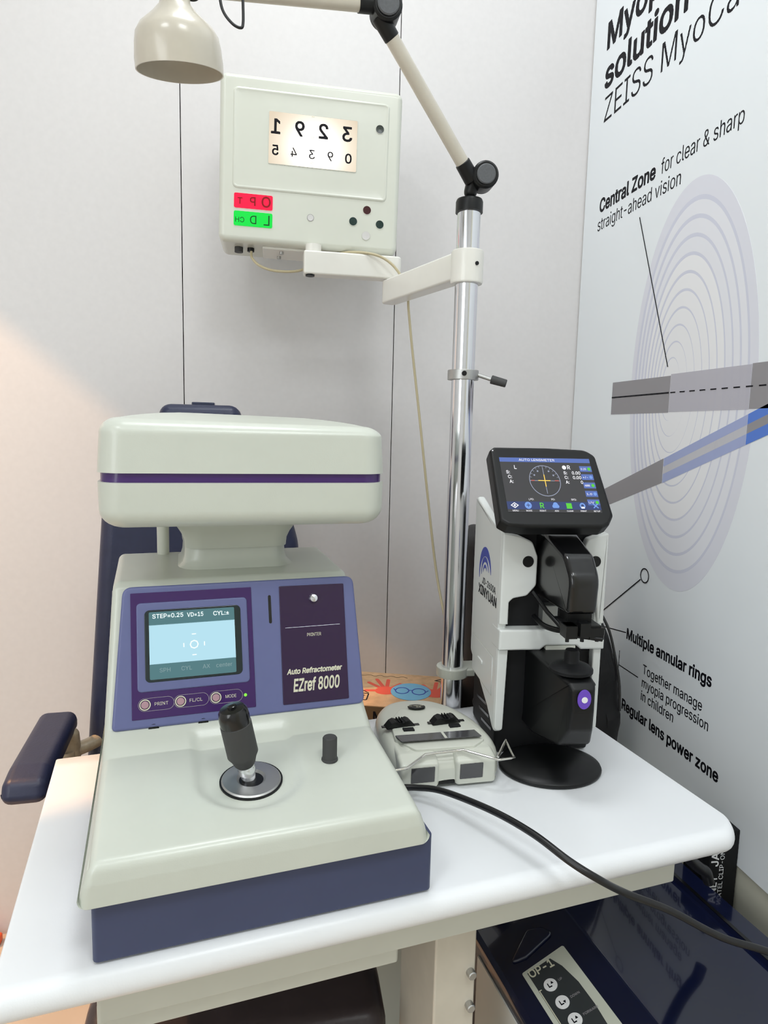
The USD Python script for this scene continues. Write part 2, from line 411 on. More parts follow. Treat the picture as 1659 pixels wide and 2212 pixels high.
# printed lens: nested ellipses
def ell(c, a, b, tilt=0):
    return affinity.translate(affinity.rotate(affinity.scale(disc(0, 0, 1, 24), a, b), tilt, origin=(0, 0)), *c)
rings = []
NR = 11
for k in range(NR):
    t = k/(NR-1)
    c = (-(1.165*(1-t)+1.213*t)+0.004*math.sin(t*3), 1.336*(1-t)+1.34*t)
    rings.append(ell(c, 0.190*(1-t)+0.030*t, 0.388*(1-t)**1.02+0.062*t, 2.2*(1-t)))
groups = {'lens_tint_a': [], 'lens_tint_b': [], 'lens_tint_c': [], 'lens_line': []}
for k, g in enumerate(rings):
    inner = rings[k+1] if k+1 < NR else None
    if k == 0:
        groups['lens_tint_a'].append(g.difference(inner)); continue
    line = g.difference(affinity.translate(affinity.scale(g, 0.965, 0.978), 0.0012, -0.001))
    groups['lens_line'].append(line.difference(inner) if inner is not None else line)
    body = g.difference(line)
    if inner is not None: body = body.difference(inner)
    groups['lens_tint_b' if k < 4 else 'lens_tint_c'].append(body)
for k, gs in groups.items():
    poster.part('lens_graphic', pp(shapely.union_all(gs), 0.0002), k, smooth=False)
poster.part('grey_beam', pp(sbox(-1.434, 1.294, -1.213, 1.366), 0.0002, 0.0004), 'ink_grey', smooth=False)
poster.part('grey_beam', pp(sbox(-0.989, 1.296, -0.62, 1.37), 0.0002, 0.0004), 'ink_grey', smooth=False)
poster.part('pale_beam', pp(sbox(-1.212, 1.295, -0.990, 1.369), 0.0002, 0.0004), 'ink_grey_soft', smooth=False)
def para(y0, y1, za0, za1, zb0, zb1): return Polygon([(-y0, za0), (-y1, zb0), (-y1, zb1), (-y0, za1)])
poster.part('grey_beam', pp(para(1.452, 1.2165, 1.075, 1.117, 1.154, 1.203), 0.0002, 0.0004), 'ink_grey', smooth=False)
def at_beam(y): t = (1.2155-y)/(1.2155-0.990); return 1.1535+t*0.0825, 1.203+t*0.084
def beam(y0, y1, f0, f1):
    (a0, a1), (b0, b1) = at_beam(y0), at_beam(y1); return para(y0, y1, a0+(a1-a0)*f0, a0+(a1-a0)*f1, b0+(b1-b0)*f0, b0+(b1-b0)*f1)
for f0, f1, m1, m2 in ((0, 0.36, 'ink_blue_soft', 'ink_blue'), (0.36, 0.66, 'ink_cream_soft', 'ink_grey'), (0.66, 1, 'ink_blue_soft', 'ink_blue')):
    poster.part('pale_beam', pp(beam(1.215, 0.990, f0, f1), 0.0002, 0.0004), m1, smooth=False)
    poster.part('blue_beam', pp(beam(0.989, 0.62, f0, f1), 0.0002, 0.0004), m2, smooth=False)
dash = [seg([(-1.434, 1.332), (-1.215, 1.333)], 0.003)]
y = 1.21
while y > 0.65:
    dash.append(seg([(-y, 1.333), (-y+0.016, 1.333)], 0.0022)); y -= 0.030
poster.part('axis_line', pp(shapely.union_all(dash), 0.0002, 0.0008), 'ink_black', smooth=False)
poster.part('leader_line', pp(shapely.union_all([seg([(-1.367, 1.709), (-1.225, 1.384)], 0.0024)]), 0.0002, 0.0008), 'ink_black', smooth=False)
poster.part('leader_line', pp(shapely.union_all([ring(-1.252, 0.955, 0.0135, 0.016), seg([(-1.43, 0.822), (-1.266, 0.944)], 0.0024)]), 0.0002, 0.0008), 'ink_black', smooth=False)
poster.part('leader_line', pp(seg([(-1.45, 0.7915), (-1.308, 0.814)], 0.0022), 0.0002), 'ink_black', smooth=False)
poster.part('leader_line', pp(shapely.union_all([seg([(-1.329, 0.766), (-1.329, 0.700)], 0.002), seg([(-1.329, 0.733), (-1.250, 0.733)], 0.002)]), 0.0002), 'ink_black', smooth=False)

# ================================================================== table (frame turned 8.6 degrees)
RZ = 8.6
table = Thing('instrument_table', 'white laminate instrument table with rounded edges holding the eye instruments', 'table', o=(0.285, 0.82, 0), rz=RZ)
TL, TR, TF, TB = -0.145, 0.712, 0.598, 1.043
top_o = [(TF+0.0165-0.0165*math.sin(a), 0.7335+0.0165*math.cos(a)) for a in np.linspace(math.pi, 0, 13)]
top_o = refine(np.array([(TB, 0.717)]+[(v, z) for v, z in top_o]+[(TB, 0.75)])[::-1], 0.03)
top_m = slab(top_o, (TR-TL)/2, 0.003, 'x', (TL+TR)/2, 220, 4)
tv = np.array(top_m.vertices); RC = 0.032
for side in (1, -1):
    e = np.clip((tv[:, 0]-(TR-RC) if side > 0 else (TL+0.012)-tv[:, 0])/(RC if side > 0 else 0.012), 0, 1)
    r_ = RC if side > 0 else 0.012
    tv[:, 1] += (r_-r_*np.sqrt(np.maximum(1-e*e, 0)))*np.clip(1-(tv[:, 1]-TF-0.017)/0.05, 0, 1)
table.part('tabletop', trimesh.Trimesh(tv, top_m.faces, process=False), 'table_laminate')
table.part('apron', rr_stack(0.290, 0.83, 0.352, 0.19, 0.004, soft(0.664, 0.7172, 0.002, 0, 3)), 'table_under')
table.part('tray', rr_stack(0.098, 0.83, 0.162, 0.172, 0.004, soft(0.632, 0.6642, 0.002, 0, 3)), 'table_under')
plate = table.part('support_bracket', rbox(0.315, 0.371, 0.675, 0.79, 0.0, 0.6645, 0.003), 'lamp_enamel')

for z in (0.578, 0.533):
    table.part('bolt', rod((0.363, 0.676, z), (0.363, 0.666, z), 0.0055, bevel=0.001, n=12), 'brushed_steel')

# ================================================================== autorefractor
EZ = Thing('auto_refractometer', 'cream and slate blue auto refractometer with joystick and small lit screen', 'eye testing machine', o=(0.1, 0.8, 0.75), rz=RZ)
EZ.part('base', rr_stack(0.108, 0.80, 0.1695, 0.188, 0.005, soft(0.7525, 0.818, 0.002, 0.002, 4)), 'slate_steel')
for fx, fy in ((-0.03, 0.65), (0.246, 0.65), (-0.03, 0.95), (0.246, 0.95)):
    EZ.part('foot', lathe([(0, 0.75), (0.014, 0.75), (0.014, 0.753), (0, 0.753)], (fx, fy, 0), 20), 'black_rubber')
prof = fillet([(0.602, 0.8150), (0.6035, 0.836), (0.607, 0.8540), (0.660, 0.8610), (0.771, 0.8725), (0.802, 0.894), (0.852, 1.050), (0.862, 1.0565), (1.018, 1.062), (1.03, 1.05), (1.03, 0.8150)],
              [0.001, 0.02, 0.022, 0.03, 0.006, 0.012, 0.006, 0.012, 0.01, 0.01, 0.001], 7)
prof = refine(prof, 0.0045)
def ez_half(q):
    v, z = q
    a = np.interp(z, [0.81, 0.83, 0.853, 0.90, 1.0, 1.06], [0.1715, 0.1685, 0.1615, 0.1585, 0.1520, 0.148])
    return a
body = slab(prof, ez_half, 0.009, 'x', 0.099, mid=64, n=7)
bv = np.array(body.vertices)
deck = (bv[:, 1] > 0.63) & (bv[:, 1] < 0.80) & (bv[:, 2] > 0.846) & (bv[:, 2] < 0.905)
def sstep(a, b, x):
    t = np.clip((x-a)/(b-a), 0, 1); return t*t*(3-2*t)
du, dv = bv[:, 0]-0.096, bv[:, 1]-0.006
d_arc = np.hypot(du, np.minimum(dv-0.700, 0))
dish = (1-sstep(0.050, 0.062, d_arc))*(1-sstep(0.776, 0.788, dv))
shelf = sstep(0.754, 0.772, dv)*(1-sstep(0.79, 0.80, dv))*(1-sstep(0.05, 0.06, np.abs(du)))*0
bv[:, 2] -= np.where(deck, 0.0045*dish+shelf, 0)
body = trimesh.Trimesh(bv, body.faces, process=False)
EZ.part('housing', body, 'cream_plastic', smooth=50)
# sloping control panel: x along u, y up the slope
sl = np.array([0, 0.05, 0.158]); sl /= np.linalg.norm(sl)
pz = Plane((0, 0.80, 0.892), (1, 0, 0), sl)
def tp(pts, r): return Polygon(fillet(pts, r, 6))
frame = tp([(-0.0515, -0.001), (0.257, -0.001), (0.2525, 0.1665), (-0.0375, 0.1665)], [0.006, 0.010, 0.012, 0.012])
fr_m = trimesh.creation.extrude_polygon(frame, 0.006, engine='earcut')
def plate_soft(poly, depth, r, lift, n=4):
    """A flat plate (convex outline) whose front rim is rounded."""
    pts = []
    for a in np.linspace(0, math.pi/2, n):
        g = poly.buffer(-r*(1-math.cos(a))); pts.append(np.c_[np.array(g.exterior.coords), np.full(len(g.exterior.coords), lift+depth-r+r*math.sin(a))])
    pts.append(np.c_[np.array(poly.exterior.coords), np.full(len(poly.exterior.coords), lift)])
    return hull(np.vstack(pts))
EZ.part('control_panel', pz.place(plate_soft(frame, 0.0065, 0.003, -0.0025)), 'slate_plastic')
L1 = 0.004
left_face = sbox(-0.0280, 0.0108, 0.1146, 0.1575)
EZ.part('screen_face', pz.place(plate_soft(left_face.buffer(0.001), 0.0009, 0.0004, L1)), 'purple_gloss')
surround = pz.place(plate_soft(rrect(-0.0224, 0.1096, 0.0408, 0.1462, 0.005), 0.0022, 0.0015, L1))
EZ.part('screen_surround', surround, 'slate_plastic')
scr = EZ.part('screen', pz.place(plate_soft(rrect(-0.0134, 0.1010, 0.0515, 0.1370, 0.006), 0.0012, 0.0008, L1+0.0018)), 'crt_glass')
LZ = L1+0.0031
EZ.part('screen_image', pz(sbox(-0.0082, 0.0722, 0.0932, 0.1190), 0.0002, LZ), 'crt_bright', smooth=False)
EZ.part('screen_image', pz(rrect(-0.0082, 0.0932, 0.1185, 0.1345, 0.0015), 0.0002, LZ), 'crt_dim', smooth=False)
EZ.part('screen_image', pz(rrect(-0.0082, 0.0932, 0.0545, 0.0725, 0.0015), 0.0002, LZ), 'crt_dim', smooth=False)
hdr = [fit(text_shape('STEP=0.25', 0.0050, bold=True), -0.0042, 0.0318, 0.1268), fit(text_shape('VD=15', 0.0050, bold=True), 0.0362, 0.0556, 0.1262), fit(text_shape('CYL:±', 0.0050, bold=True), 0.0675, 0.0866, 0.1258)]
EZ.part('screen_lettering', pz(shapely.union_all(hdr), 0.0002, LZ+0.0003), 'crt_text', smooth=False)
ftr = [fit(text_shape(t, 0.0048), x, None, 0.0625) for t, x in (('SPH', 0.003), ('CYL', 0.028), ('AX', 0.053), ('center', 0.069))]
EZ.part('screen_lettering', pz(shapely.union_all(ftr), 0.0002, LZ+0.0003), 'crt_text_dim', smooth=False)
tgt = [ring(0.0437, 0.0924, 0.0039, 0.0054, 2)]+[sbox(0.0437+dx-w/2, 0.0924+dy-h/2, 0.0437+dx+w/2, 0.0924+dy+h/2) for dx, dy, w, h in ((0, 0.0125, 0.005, 0.0013), (0, -0.0125, 0.005, 0.0013), (0.0122, 0, 0.0013, 0.005), (-0.0122, 0, 0.0013, 0.005))]
EZ.part('screen_target', pz(shapely.union_all(tgt), 0.0002, LZ+0.0003), 'crt_text', smooth=False)
for bxx, pill, word, wx in ((-0.0142, 0.0181, 'PRINT', (-0.0035, 0.0120)), (0.0262, 0.0584, 'FL/CL', (0.0366, 0.0515)), (0.0676, 0.0991, 'MODE', (0.0790, 0.0920))):
    by = 0.0262
    o = rrect(bxx-0.0078, pill+0.0008, by-0.0076, by+0.0076, 0.0074)
    EZ.part('button_outline', pz(o.difference(o.buffer(-0.0005)), 0.0002, L1+0.0009), 'ink_grey', smooth=False)
    EZ.part('lettering', pz(fit(text_shape(word, 0.0038), wx[0], wx[1], by-0.0019), 0.0002, L1+0.0009), 'ink_cream', smooth=False)
    EZ.part('button_ring', pz(ring(bxx, by, 0.0052, 0.0064), 0.0009, L1+0.0009), 'ink_cream')
    EZ.part('push_button', pz.place(lathe([(0, 0), (0.0044, 0), (0.0044, 0.0016), (0.0036, 0.0022), (0, 0.0022)], (bxx, by, 0), 24), L1+0.0009), 'pinkish_button')
EZ.part('indicator_light', pz.place(lathe([(0, 0), (0.0019, 0), (0.0016, 0.0012), (0, 0.0016)], (0.1032, 0.0256, 0), 16), L1+0.0009), 'led_green')
EZ.part('card_slot', pz(rrect(0.1368, 0.1404, 0.1108, 0.1468, 0.0017), 0.0003, L1), 'black_gloss', smooth=False)
EZ.part('printer_cover', pz.place(plate_soft(tp([(0.1495, 0.0082), (0.2355, 0.0074), (0.2380, 0.1566), (0.1515, 0.1574)], 0.0015), 0.0012, 0.0006, L1)), 'dark_purple_gloss')
EZ.part('paper_slot', pz(sbox(0.1570, 0.1032, 0.2295, 0.1038), 0.0003, L1+0.0012), 'lens_line', smooth=False)
EZ.part('cover_knob', pz.place(lathe([(0, 0), (0.0062, 0), (0.0060, 0.003), (0.0048, 0.0052), (0.0025, 0.006), (0, 0.0062)], (0.1957, 0.1393, 0), 28), L1+0.0012), 'chrome')
EZ.part('lettering', pz(fit(text_shape('PRINTER', 0.0042), 0.1848, 0.2035, 0.0908), 0.0002, L1+0.0012), 'ink_cream', smooth=False)
EZ.part('lettering', pz(fit(text_shape('Auto Refractometer', 0.0062, bold=True, fatten=0.03, slant=0.22), 0.1560, 0.2290, 0.0450), 0.0002, L1+0.0012), 'ink_cream', smooth=False)
EZ.part('lettering', pz(fit(text_shape('EZref 8000', 0.0150, bold=True, fatten=0.015, slant=0.22), 0.1632, 0.2245, 0.0232), 0.0002, L1+0.0012), 'ink_cream', smooth=False)
for x in (-0.005, 0.052):
    EZ.part('screen_dial', rod((x, 0.797, 0.8905), (x, 0.812, 0.8905), 0.006, n=20), 'black_plastic')
# joystick
jx, jy, jz = 0.096, 0.700, 0.8612
DT = 6.0
def on_deck(m): return turned(m, [1, 0, 0], DT, (jx, jy, jz))
EZ.part('joystick_plate', on_deck(lathe([(0, 0), (0.0325, 0), (0.0325, 0.0022), (0.031, 0.0036), (0.016, 0.0040), (0.013, 0.0015), (0, 0.0015)], (jx, jy, jz-0.0005), 48)), 'brushed_steel')
EZ.part('plate_rim', on_deck(lathe([(0.031, 0), (0.0343, 0), (0.0343, 0.0020), (0.031, 0.0020)], (jx, jy, jz-0.0008), 48)), 'black_plastic')
jd = np.array([-0.0210, -0.008, 0.098]); jd /= np.linalg.norm(jd); jo = np.array([jx-0.002, jy, jz-0.0005])
js = aim_z(lathe([(0, 0), (0.0080, 0), (0.0080, 0.012), (0.0095, 0.012), (0.0095, 0.017), (0.0088, 0.018), (0.0088, 0.021), (0, 0.021)], n=32), jd, jo)
j = EZ.part('joystick', js, 'chrome')
EZ.part('grip', aim_z(lathe([(0, 0.0205), (0.009, 0.0205), (0.0115, 0.024), (0.0140, 0.031), (0.0168, 0.036), (0.0168, 0.073), (0.0160, 0.0735), (0.0160, 0.0745), (0, 0.0745)], n=40), jd, jo), 'rubber_grey', parent=j)
EZ.part('cap', aim_z(lathe([(0, 0.074), (0.0163, 0.074), (0.0165, 0.081), (0.0155, 0.0885), (0.0130, 0.0920), (0.005, 0.093), (0, 0.093)], n=40), jd, jo), 'black_gloss', parent=j)
EZ.part('trigger', aim_z(lathe([(0, 0.0925), (0.0050, 0.0925), (0.0050, 0.0948), (0.0036, 0.0957), (0, 0.0957)], n=24), jd, jo), 'black_gloss', parent=j)
kn = EZ.part('lock_knob', lathe([(0, 0), (0.0098, 0), (0.0095, 0.0025), (0.0085, 0.003), (0.0085, 0.027), (0.0075, 0.0285), (0, 0.0285)], (0.188, 0.712, 0.8655), 32), 'rubber_grey')
# neck and head
def neck_sec(z, hu, hv, r, cu=0.107, cv=0.965):
    o = rr(hu, hv, r, 8); return np.c_[o[:, 0]+cu, o[:, 1]+cv, np.full(len(o), z)]
EZ.part('neck', loft([neck_sec(1.050, 0.088, 0.070, 0.03), neck_sec(1.0585, 0.078, 0.064, 0.03), neck_sec(1.064, 0.0715, 0.058, 0.028), neck_sec(1.072, 0.069, 0.055, 0.026), neck_sec(1.0905, 0.0675, 0.053, 0.026)]), 'cream_plastic', smooth=60)
EZ.part('neck_collar', loft([neck_sec(1.0845, 0.064, 0.052, 0.022), neck_sec(1.0850, 0.0688, 0.060, 0.022), neck_sec(1.096, 0.0695, 0.064, 0.024), neck_sec(1.105, 0.073, 0.069, 0.026), neck_sec(1.114, 0.0785, 0.076, 0.03), neck_sec(1.121, 0.086, 0.086, 0.03), neck_sec(1.127, 0.098, 0.10, 0.03), neck_sec(1.131, 0.115, 0.115, 0.03), neck_sec(1.1345, 0.13, 0.12, 0.03)]), 'cream_plastic', smooth=40)
HU, HV, HCU, HCV = 0.1660, 0.125, 0.1120, 0.900
def head_layers(lo, hi, rb, rt): return soft(lo, hi, rb, rt, 7)
low = rr_stack(HCU, HCV, HU, HV, 0.030, [(1.1300, 0.045)]+[(1.1310+0.021*(1-math.sin(a)), 0.022*(1-math.cos(a))+0.004*(1-math.cos(a))) for a in np.linspace(math.pi/2, 0, 8)]+[(1.1838, -0.0006), (1.1841, 0.004)], 10)
topl = [(1.1942, 0.004), (1.1945, -0.0008), (1.215, 0.0005), (1.236, 0.002)]+[(1.2375+0.0185*math.sin(a), 0.002+0.022*(1-math.cos(a))) for a in np.linspace(0.1, math.pi/2, 8)]+[(1.2582, 0.035), (1.2605, 0.05), (1.2625, 0.068), (1.2640, 0.088), (1.2645, 0.108)]
up = rr_stack(HCU, HCV, HU, HV, 0.030, topl, 10)
def yaw_head(m): return turned(m, [0, 0, 1], -3.0, (HCU, HCV, 0))
uv = np.array(up.vertices); uv[:, 2] += np.where(uv[:, 2] > 1.24, -0.022*(uv[:, 0]-0.02)*sstep(1.235, 1.256, uv[:, 2])*(uv[:, 0] > 0.02)*0.9, 0)
up = trimesh.Trimesh(uv, up.faces, process=False)
EZ.part('head_cover', yaw_head(up), 'cream_plastic', smooth=60, label='upper cream half of the head')
EZ.part('head_band', yaw_head(rr_stack(HCU, HCV, HU-0.0025, HV-0.0025, 0.028, [(1.1832, 0), (1.1952, 0)], 10)), 'purple_band', label='dark purple band around the head')
EZ.part('head_shell', yaw_head(low), 'cream_plastic', smooth=60, label='lower cream half of the head')
EZ.part('chin_rest_post', rod((0.012, 1.008, 1.055), (0.012, 1.008, 1.140), 0.0085, n=24), 'cream_enamel')

# ================================================================== lensmeter
LM = Thing('digital_lensmeter', 'white and black digital lensmeter with a tilted touch screen', 'lens meter', at=(0.438, 0.923, 0.75), rz=-4.0)
LM.part('base', lathe([(0, 0), (0.0745, 0), (0.0765, 0.002), (0.0770, 0.0045), (0.0755, 0.0075), (0.066, 0.0115), (0.05, 0.0165), (0.035, 0.021), (0, 0.023)], (-0.008, -0.040, 0), 56, 1, 0.83), 'black_plastic', smooth=60)
core = fillet([(-0.080, 0.008), (0.072, 0.008), (0.072, 0.150), (-0.080, 0.150)], 0.008, 4)
LM.part('column', slab(core, 0.1735, 0.004, 'z', 0.1765, 1, 4), 'black_matte')
def side(sgn):
    # side shells: outline in (y, z)
    o = fillet([(-0.004, 0.040), (0.010, 0.044), (0.040, 0.064), (0.158, 0.118), (0.158, 0.386), (0.146, 0.389), (0.045, 0.357), (-0.002, 0.352)], [0.006, 0.006, 0.03, 0.01, 0.003, 0.003, 0.012, 0.003], 5)
    return slab(o, 0.0065, 0.004, 'x', (-0.0795 if sgn < 0 else 0.0715), 1, 4)
LM.part('side_shell', side(-1), 'white_shell'); LM.part('side_shell', side(1), 'white_shell')
# front cheeks (facing the user)
LM.part('cheek', slab(fillet([(-0.0855, 0.212), (-0.072, 0.212), (-0.072, 0.246), (-0.066, 0.252), (-0.045, 0.256), (-0.031, 0.272), (-0.031, 0.316), (-0.040, 0.338), (-0.060, 0.347), (-0.0855, 0.352)], [0.001, 0.001, 0.004, 0.008, 0.010, 0.012, 0.014, 0.012, 0.01, 0.003], 5), 0.008, 0.003, 'y', 0.000, 1, 4), 'white_shell')
LM.part('cheek', slab(fillet([(0.0775, 0.212), (0.0775, 0.352), (0.062, 0.349), (0.045, 0.343), (0.040, 0.330), (0.040, 0.312), (0.062, 0.262), (0.068, 0.212)], [0.001, 0.003, 0.008, 0.008, 0.01, 0.02, 0.02, 0.001], 5), 0.008, 0.003, 'y', 0.000, 1, 4), 'white_shell')
LM.part('front_strip', slab(fillet([(-0.0855, 0.044), (-0.0725, 0.044), (-0.0695, 0.172), (-0.0855, 0.172)], [0.006, 0.005, 0.001, 0.001], 5), 0.007, 0.002, 'y', 0.001, 1, 4), 'white_shell')
LM.part('front_strip', slab(fillet([(0.0775, 0.044), (0.0775, 0.172), (0.0645, 0.172), (0.0655, 0.044)], [0.004, 0.001, 0.001, 0.004], 5), 0.007, 0.002, 'y', 0.001, 1, 4), 'white_shell')
for dx in (-0.046, 0.0585):
    LM.part('screw_cap', rod((dx, -0.0075, 0.3085), (dx, -0.0092, 0.3085), 0.0085, bevel=0.0006, n=24), 'black_plastic')
coll = fillet([(-0.0865, 0.1735), (-0.022, 0.1735), (-0.014, 0.1800), (0.034, 0.1800), (0.042, 0.1735), (0.0785, 0.1735), (0.0785, 0.2055), (-0.0865, 0.2055)], [0.002, 0.002, 0.002, 0.002, 0.002, 0.002, 0.003, 0.003], 4)
LM.part('lens_table', slab(coll, 0.022, 0.004, 'y', 0.008, 1, 4), 'white_shell')
LM.part('table_recess', bx(-0.013, 0.033, -0.0128, 0.0, 0.1735, 0.1798), 'table_under')
LM.part('stage_plate', rbox(-0.020, 0.004, -0.010, 0.02, 0.206, 0.242, 0.002), 'grey_metal')
# upper nose
nose = fillet([(0.03, 0.256), (-0.112, 0.256), (-0.118, 0.306), (-0.092, 0.334), (-0.022, 0.3535), (0.03, 0.3535)], [0.002, 0.008, 0.03, 0.03, 0.006, 0.002], 9)
LM.part('upper_arm', slab(nose, lambda q: np.interp(q[0], [-0.117, 0.0, 0.03], [0.0205, 0.026, 0.027]), 0.006, 'x', -0.003, 4, 5), 'black_gloss', smooth=50)
lowp = fillet([(0.03, 0.175), (-0.010, 0.174), (-0.126, 0.1665), (-0.133, 0.158), (-0.1345, 0.128), (-0.130, 0.100), (-0.112, 0.070), (-0.03, 0.052), (0.03, 0.052)], [0.002, 0.01, 0.004, 0.008, 0.02, 0.02, 0.02, 0.02, 0.002], 6)
LM.part('lower_arm', slab(lowp, lambda q: np.interp(q[0], [-0.135, -0.115, -0.05, 0.03], [0.0165, 0.023, 0.033, 0.036]), 0.005, 'x', -0.003, 4, 5), 'black_plastic', smooth=50)
LM.part('lens_rest', lathe([(0, 0), (0.030, 0), (0.030, 0.004), (0.026, 0.0075), (0.020, 0.0095), (0.0115, 0.0125), (0.0105, 0.016), (0.0105, 0.026), (0.0085, 0.030), (0, 0.030)], (-0.004, -0.088, 0.170), 40), 'black_matte', smooth=45)
LM.part('start_button', slab(np.array([(-0.003+0.0095*math.cos(a), 0.1468+0.0135*math.sin(a)) for a in np.linspace(0, 2*math.pi, 32, endpoint=False)]), 0.0012, 0.0006, 'y', -0.1352, 1, 3), 'violet_plastic')
LM.part('button_centre', rod((-0.003, -0.1362, 0.1465), (-0.003, -0.1372, 0.1465), 0.0042, n=24), 'ink_white')
# lens clamp clutter under the nose
cl = [bx(-0.026, 0.022, -0.118, -0.070, 0.236, 0.243), bx(-0.028, -0.012, -0.122, -0.100, 0.226, 0.243), bx(0.006, 0.026, -0.120, -0.104, 0.224, 0.240), bx(-0.010, 0.004, -0.126, -0.112, 0.230, 0.248)]
LM.part('lens_clamp', join(cl, bx(-0.018, 0.016, -0.10, -0.07, 0.243, 0.258)), 'black_plastic')
for k in range(5):
    x = -0.022+0.0105*k
    LM.part('clamp_pin', rod((x, -0.112+0.006*(k % 2), 0.219+0.004*(k % 2)), (x, -0.110+0.006*(k % 2), 0.238), 0.0026, n=12), 'black_plastic')
LM.part('clamp_rod', tube([(-0.036, -0.01, 0.262), (-0.032, -0.06, 0.246), (-0.020, -0.108, 0.228), (0.024, -0.120, 0.2245)], 0.0032), 'black_plastic')
LM.part('clamp_lever', tube(spline([(-0.034, -0.012, 0.226), (-0.030, -0.05, 0.222), (-0.012, -0.085, 0.226), (0.015, -0.10, 0.240)]), 0.004), 'black_plastic')
# side details
ls = Plane((-0.0862, 0, 0), (0, -1, 0), (0, 0, 1))
arcs = []
def arc(c, ro, w, a0, a1, thin):
    t = np.radians(np.linspace(a0, a1, 30)); out = [(c[0]+ro*1.05*math.cos(a), c[1]+ro*1.25*math.sin(a)) for a in t]
    ws = w*np.sin(np.linspace(0.12, math.pi-0.12, 30)); inn = [(c[0]+(ro-ww)*1.05*math.cos(a), c[1]+(ro-ww)*1.25*math.sin(a)-ww*0.1) for a, ww in zip(t, ws)]
    return Polygon(out+inn[::-1]).buffer(0)
lc = (-0.082, 0.272)
LM.part('logo', ls(shapely.union_all([arc(lc, 0.0335, 0.0115, 5, 200, 1), arc(lc, 0.0205, 0.0062, 10, 195, 1), arc(lc, 0.0105, 0.0040, 20, 185, 1)]), 0.0002), 'logo_blue', smooth=False)
LM.part('lettering', ls(fit(text_shape('JD-2600A', 0.0105), -0.0960, -0.0180, 0.2520), 0.0002), 'ink_black', smooth=False)
LM.part('lettering', ls(fit(text_shape('XINYUAN', 0.0150, bold=True), -0.1170, -0.0110, 0.2325), 0.0002), 'ink_black', smooth=False)
LM.part('side_hatch', ls.place(plate_soft(sbox(-0.138, 0.092, -0.018, 0.153), 0.0008, 0.0004, -0.0002)), 'white_shell')
LM.part('hatch_latch', ls.place(plate_soft(rrect(-0.100, -0.072, 0.120, 0.127, 0.003), 0.002, 0.001, 0.0004)), 'white_shell')
LM.part('hatch_seam', ls(shapely.union_all([sbox(-0.140, 0.1532, -0.016, 0.1541), sbox(-0.140, 0.0908, -0.016, 0.0917)]), 0.0003), 'table_under', smooth=False)
lsb = Plane((-0.0803, 0, 0), (0, -1, 0), (0, 0, 1))
for k in range(3):
    LM.part('vent_slot', lsb(affinity.rotate(sbox(-0.120+0.016*k, 0.052-0.014*k, -0.060+0.016*k, 0.0565-0.014*k), 8), 0.0004), 'black_gloss', smooth=False)
# screen head: leaning back
td = np.array([0, math.sin(math.radians(38)), math.cos(math.radians(38))])
ps = Plane((-0.0265, -0.070, 0.362), (1, 0, 0), td)
out = tp([(-0.079, 0.140), (-0.0800, 0.019), (-0.069, 0.0115), (-0.046, 0.009), (0.067, 0.009), (0.0785, 0.014), (0.0880, 0.029), (0.0835, 0.133), (0.070, 0.1445), (0.009, 0.147), (-0.071, 0.1465)][::-1], [0.004, 0.01, 0.03, 0.012, 0.012, 0.006, 0.006, 0.01, 0.006, 0.004, 0.008])
LM.part('screen_housing', ps.place(plate_soft(out, 0.022, 0.005, -0.022, 5)), 'black_plastic')
LM.part('screen_back', ps.place(plate_soft(out.buffer(-0.018), 0.02, 0.002, -0.040)), 'black_matte')
SL = 0.0001
ps_ = ps
class Scaled:
    def __call__(self, g, *a): return ps_(affinity.affine_transform(g, [1.007, 0, 0, 0.0935/0.0805, 0.0028, 0.0325-0.0325*0.0935/0.0805]), *a)
    def place(self, m, lift): return ps_.place(moved(m, (0, 0.016, 0)), lift)
ps = Scaled()
X0, X1, Y0, Y1 = -0.0690, 0.0680, 0.0325, 0.1130
LM.part('display', ps(sbox(X0, Y0, X1, Y1), 0.0003, SL), 'lcd_dark', smooth=False)
S2, S3 = SL+0.0003, SL+0.0006
LM.part('display_bar', ps(shapely.union_all([sbox(X0, Y1-0.0065, X1, Y1)]+[sbox(X1-0.018, Y1-0.020-0.0125*k, X1, Y1-0.0115-0.0125*k) for k in range(5)]), 0.0002, S2), 'lcd_blue', smooth=False)
LM.part('display_bar', ps(sbox(X0, Y0+0.004, X1, Y0+0.0150), 0.0002, S2), 'lcd_blue_dark', smooth=False)
def stx(t, x0, x1, y, h, m='lcd_white', **k): return fit(text_shape(t, h, **k), x0, x1, y)
wt = [stx('AUTO LENSMETER', -0.040, 0.014, Y1-0.0050, 0.0034), stx('L', -0.049, None, 0.0955, 0.0055, bold=True), stx('S:', -0.062, None, 0.0885, 0.0046, bold=True), stx('C:', -0.0605, None, 0.0815, 0.0046, bold=True), stx('A:', -0.0595, None, 0.0745, 0.0046, bold=True),
      disc(0.0265, 0.0988, 0.0031), stx('R', 0.0312, None, 0.0962, 0.0058, bold=True), stx('S:', 0.0240, None, 0.0885, 0.0044, bold=True), stx('C:', 0.0240, None, 0.0815, 0.0044, bold=True), stx('A:', 0.0240, None, 0.0745, 0.0044, bold=True),
      stx('0.00', 0.0365, None, 0.0885, 0.0044, bold=True), stx('0.00', 0.0365, None, 0.0815, 0.0044, bold=True), stx('0', 0.0468, None, 0.0745, 0.0044, bold=True),
      stx('LPD:', -0.036, None, 0.0495, 0.0026), stx('PD:', -0.003, None, 0.0495, 0.0026), stx('RPD:', 0.0265, None, 0.0495, 0.0026)]
